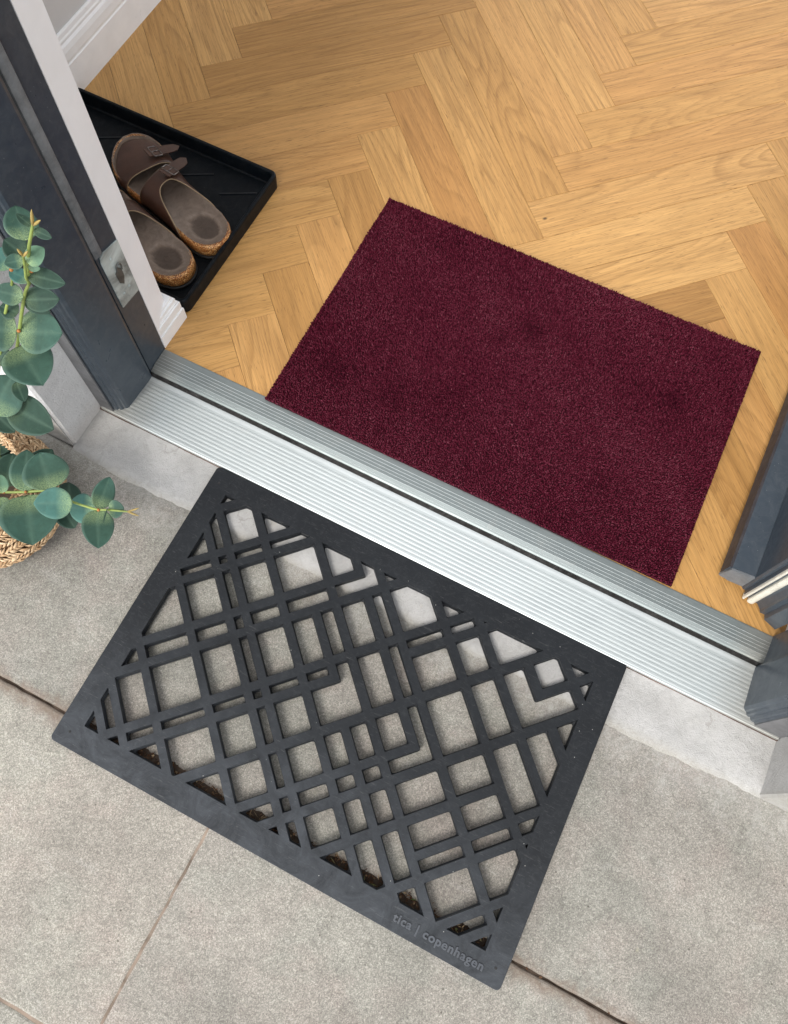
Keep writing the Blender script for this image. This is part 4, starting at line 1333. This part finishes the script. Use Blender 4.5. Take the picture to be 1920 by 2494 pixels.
# ------------------------------------------------------------------ woven basket
bk = thing('basket', 'woven seagrass basket planter on the paving beside the wall', 'basket', (-0.615, 0.115, 0))
BC = Vector((-0.617, 0.118))
STRAW = mat_tint('seagrass', [(0.0, (0.20, 0.105, 0.045)), (0.35, (0.40, 0.245, 0.125)), (0.7, (0.58, 0.40, 0.235)), (1.0, (0.74, 0.57, 0.37))], 0.6, 0.35, (800, 0.5))
rb = random.Random(9)
V, F, TT = [], [], []
def strand(c, tang, nrm, L_, w_, th_, tint0):
    """a flat bent straw lump: ring sections along tang"""
    bn = nrm.cross(tang).normalized()
    n = 6
    base = len(V)
    m_ = 6
    for i in range(n + 1):
        u = -1 + 2 * i / n
        k = max(0.12, (1 - abs(u) ** 2.4))
        p = c + tang * (u * L_) + nrm * (0.0022 * (1 - u * u) - 0.0016)
        for j in range(m_):
            a = 2 * math.pi * j / m_
            V.append(p + bn * math.cos(a) * w_ * k + nrm * math.sin(a) * th_ * k)
            TT.append(min(1, max(0, tint0 + 0.10 * math.cos(a * 2 + u * 3) + rb.uniform(-0.06, 0.06))))
    for i in range(n):
        for j in range(m_):
            F.append((base + i * m_ + j, base + i * m_ + (j + 1) % m_, base + (i + 1) * m_ + (j + 1) % m_, base + (i + 1) * m_ + j))
prof_b = [(0.058, 0.004), (0.074, 0.010), (0.0865, 0.022), (0.0925, 0.036), (0.0935, 0.050), (0.0905, 0.064), (0.0850, 0.077), (0.0790, 0.089), (0.0735, 0.100), (0.0690, 0.108), (0.0640, 0.111), (0.0605, 0.104)]
for pi_, (r_, z_) in enumerate(prof_b):
    if pi_ + 1 < len(prof_b): dr_, dz_ = prof_b[pi_ + 1][0] - r_, prof_b[pi_ + 1][1] - z_
    cnt = int(2 * math.pi * r_ / 0.0052)
    ph0 = rb.random()
    for k in range(cnt):
        a = 2 * math.pi * (k + ph0 + rb.uniform(-0.1, 0.1)) / cnt
        rad_ = Vector((math.cos(a), math.sin(a), 0)); tg = Vector((-math.sin(a), math.cos(a), 0))
        upv = Vector((rad_.x * dr_, rad_.y * dr_, dz_)).normalized()
        nrm = tg.cross(upv).normalized()
        if nrm.dot(rad_ + Vector((0, 0, 0.2))) < 0: nrm = -nrm
        for sg in (-1, 1):
            d = (tg * 0.80 + upv * 0.62 * sg * (1 if pi_ % 2 else -1)).normalized()
            rr_ = r_ + rb.uniform(-0.0008, 0.0008)
            c = Vector((BC.x, BC.y, z_)) + rad_ * rr_ + upv * (0.0026 * sg) + nrm * rb.uniform(-0.0004, 0.0010)
            for q_ in range(2):
                off = upv * rb.uniform(-0.0010, 0.0010) + nrm * 0.0004 * q_
                strand(c + off, d, nrm, rb.uniform(0.0052, 0.0074), rb.uniform(0.0011, 0.0018), 0.0010, min(1, max(0, rb.gauss(0.58, 0.2))))
mesh_obj('weave', V, F, STRAW, bk, True, {'tint': TT})
V, F = [], []
NA = 48
liner = [(0.0, 0.003), (0.056, 0.003), (0.073, 0.010), (0.0845, 0.022), (0.0905, 0.036), (0.0915, 0.050), (0.0885, 0.064), (0.083, 0.077), (0.077, 0.089), (0.0715, 0.100), (0.067, 0.1065), (0.0625, 0.105), (0.0600, 0.080), (0.056, 0.045)]
for (r_, z_) in liner:
    for k in range(NA):
        a = 2 * math.pi * k / NA
        V.append((BC.x + r_ * math.cos(a), BC.y + r_ * math.sin(a), z_))
for i in range(len(liner) - 1):
    for k in range(NA):
        F.append((i * NA + k, i * NA + (k + 1) % NA, (i + 1) * NA + (k + 1) % NA, (i + 1) * NA + k))
mesh_obj('liner', V, F, mat_plain('dark_straw', (0.10, 0.055, 0.028), 0.9, 0.1, mottling=0.5), bk, True)
V = [(BC.x + 0.0565 * math.cos(2 * math.pi * k / NA) * (1), BC.y + 0.0565 * math.sin(2 * math.pi * k / NA), 0.062 + 0.002 * math.sin(k)) for k in range(NA)]
mesh_obj('soil', V, [tuple(range(NA))], SOIL, bk)

# ------------------------------------------------------------------ eucalyptus plant
pl = thing('eucalyptus', 'artificial eucalyptus with round grey-green leaves growing from the basket', 'plant', (-0.6, 0.13, 0.065))
STEM = mat_plain('green_stem', (0.19, 0.24, 0.060), 0.5, 0.4, mottling=0.5)
STEM2 = mat_plain('yellow_bud', (0.32, 0.235, 0.075), 0.5, 0.4, mottling=0.4)
NODE = mat_plain('orange_node', (0.30, 0.12, 0.035), 0.6, 0.3, mottling=0.5)
allstems = [list(s) for s in STEMS]
allstems[2] = allstems[2][:-1] + [[-0.600, 0.150, 0.095], [-0.606, 0.140, 0.060]]
allstems[3] = [[-0.602, 0.128, 0.060], [-0.598, 0.122, 0.088]] + allstems[3][1:]
allstems[4] = [[-0.562, 0.214, 0.262]] + allstems[4]
allstems.append([[-0.61, 0.12, 0.06], [-0.622, 0.150, 0.090], [-0.632, 0.172, 0.105]])
for s in allstems:
    pts = smoothline(s, 6)
    n_ = len(pts)
    V, F = tube(pts, [0.0019 - 0.0008 * i / n_ for i in range(n_)], 7)
    mesh_obj('stem', V, F, STEM, pl, True)
for b in BUDS:
    a_, b_ = Vector(b[0]), Vector(b[1])
    V, F = tube([a_, a_.lerp(b_, 0.4), a_.lerp(b_, 0.7), b_], [0.0011, 0.0014, 0.0012, 0.0002], 6)
    mesh_obj('bud', V, F, STEM2, pl, True)
for nd in NODES:
    bm = bmesh.new()
    bmesh.ops.create_icosphere(bm, subdivisions=2, radius=0.0019, matrix=Matrix.Translation(nd))
    bm_obj('node', bm, NODE, pl, True)
rl = random.Random(4)
FACE = Vector((0.46, -0.20, 0.87)).normalized()
for (bx, by, bz, tx, ty, tz, w_, tone, roll) in LEAVES:
    b, t = Vector((bx, by, bz)), Vector((tx, ty, tz))
    ax = t - b
    L_ = ax.length
    if w_ > 0.010: w_ *= 1.24
    ax.normalize()
    nr = (FACE - ax * FACE.dot(ax)).normalized()
    q = Matrix.Rotation(math.radians(roll), 3, ax)
    nr = q @ nr
    sd = nr.cross(ax)
    NL, NW = 18, 10
    V, F, tn, rt, vn, rm_ = [], [], [], [], [], []
    pointy = 0.5 + 0.5 * rl.random()
    curl, fold, wav = rl.uniform(-0.10, 0.06), rl.uniform(0.05, 0.16), rl.uniform(0, 6)
    for i in range(NL + 1):
        u = i / NL
        # broad ovate blade with a short tip
        prof = (math.sin(math.pi * min(1, u ** 0.86)) ** 0.56) if 0 < u < 1 else 0.0
        prof *= (1 - 0.10 * u)
        if u > 0.86: prof *= 1 - pointy * 0.30 * (u - 0.86) / 0.14
        hw_ = max(0.0006, prof * w_ / 2)
        for j in range(NW + 1):
            s = -1 + 2 * j / NW
            z = fold * w_ * (abs(s) ** 1.3) * prof * 0.55 + curl * L_ * (u - 0.4) ** 2 + 0.012 * w_ * math.sin(wav + 7 * u + 3 * s) * abs(s)
            V.append(b + ax * (u * L_) + sd * (s * hw_) + nr * z)
            tn.append(min(1, max(0, (0.0, 0.33, 0.66, 1.0)[tone] + 0.05 * math.sin(wav + u * 4) + rl.uniform(-0.02, 0.02))))
            rt.append(max(0, 1 - u / 0.42) ** 0.8 * (1 - 0.35 * abs(s)) * (0.25 if tone == 0 else 1.0))
            vn.append(1.0 if j == NW // 2 else 0.0)
            rm_.append(1.0 if j in (0, NW) else 0.0)
    for i in range(NL):
        for j in range(NW):
            a = i * (NW + 1) + j
            F.append((a, a + 1, a + NW + 2, a + NW + 1))
    o = mesh_obj('leaf', V, F, LEAF, pl, True, {'tint': tn, 'root': rt, 'vein': vn, 'rim': rm_})
    md = o.modifiers.new('thick', 'SOLIDIFY'); md.thickness = 0.0004; md.offset = 0
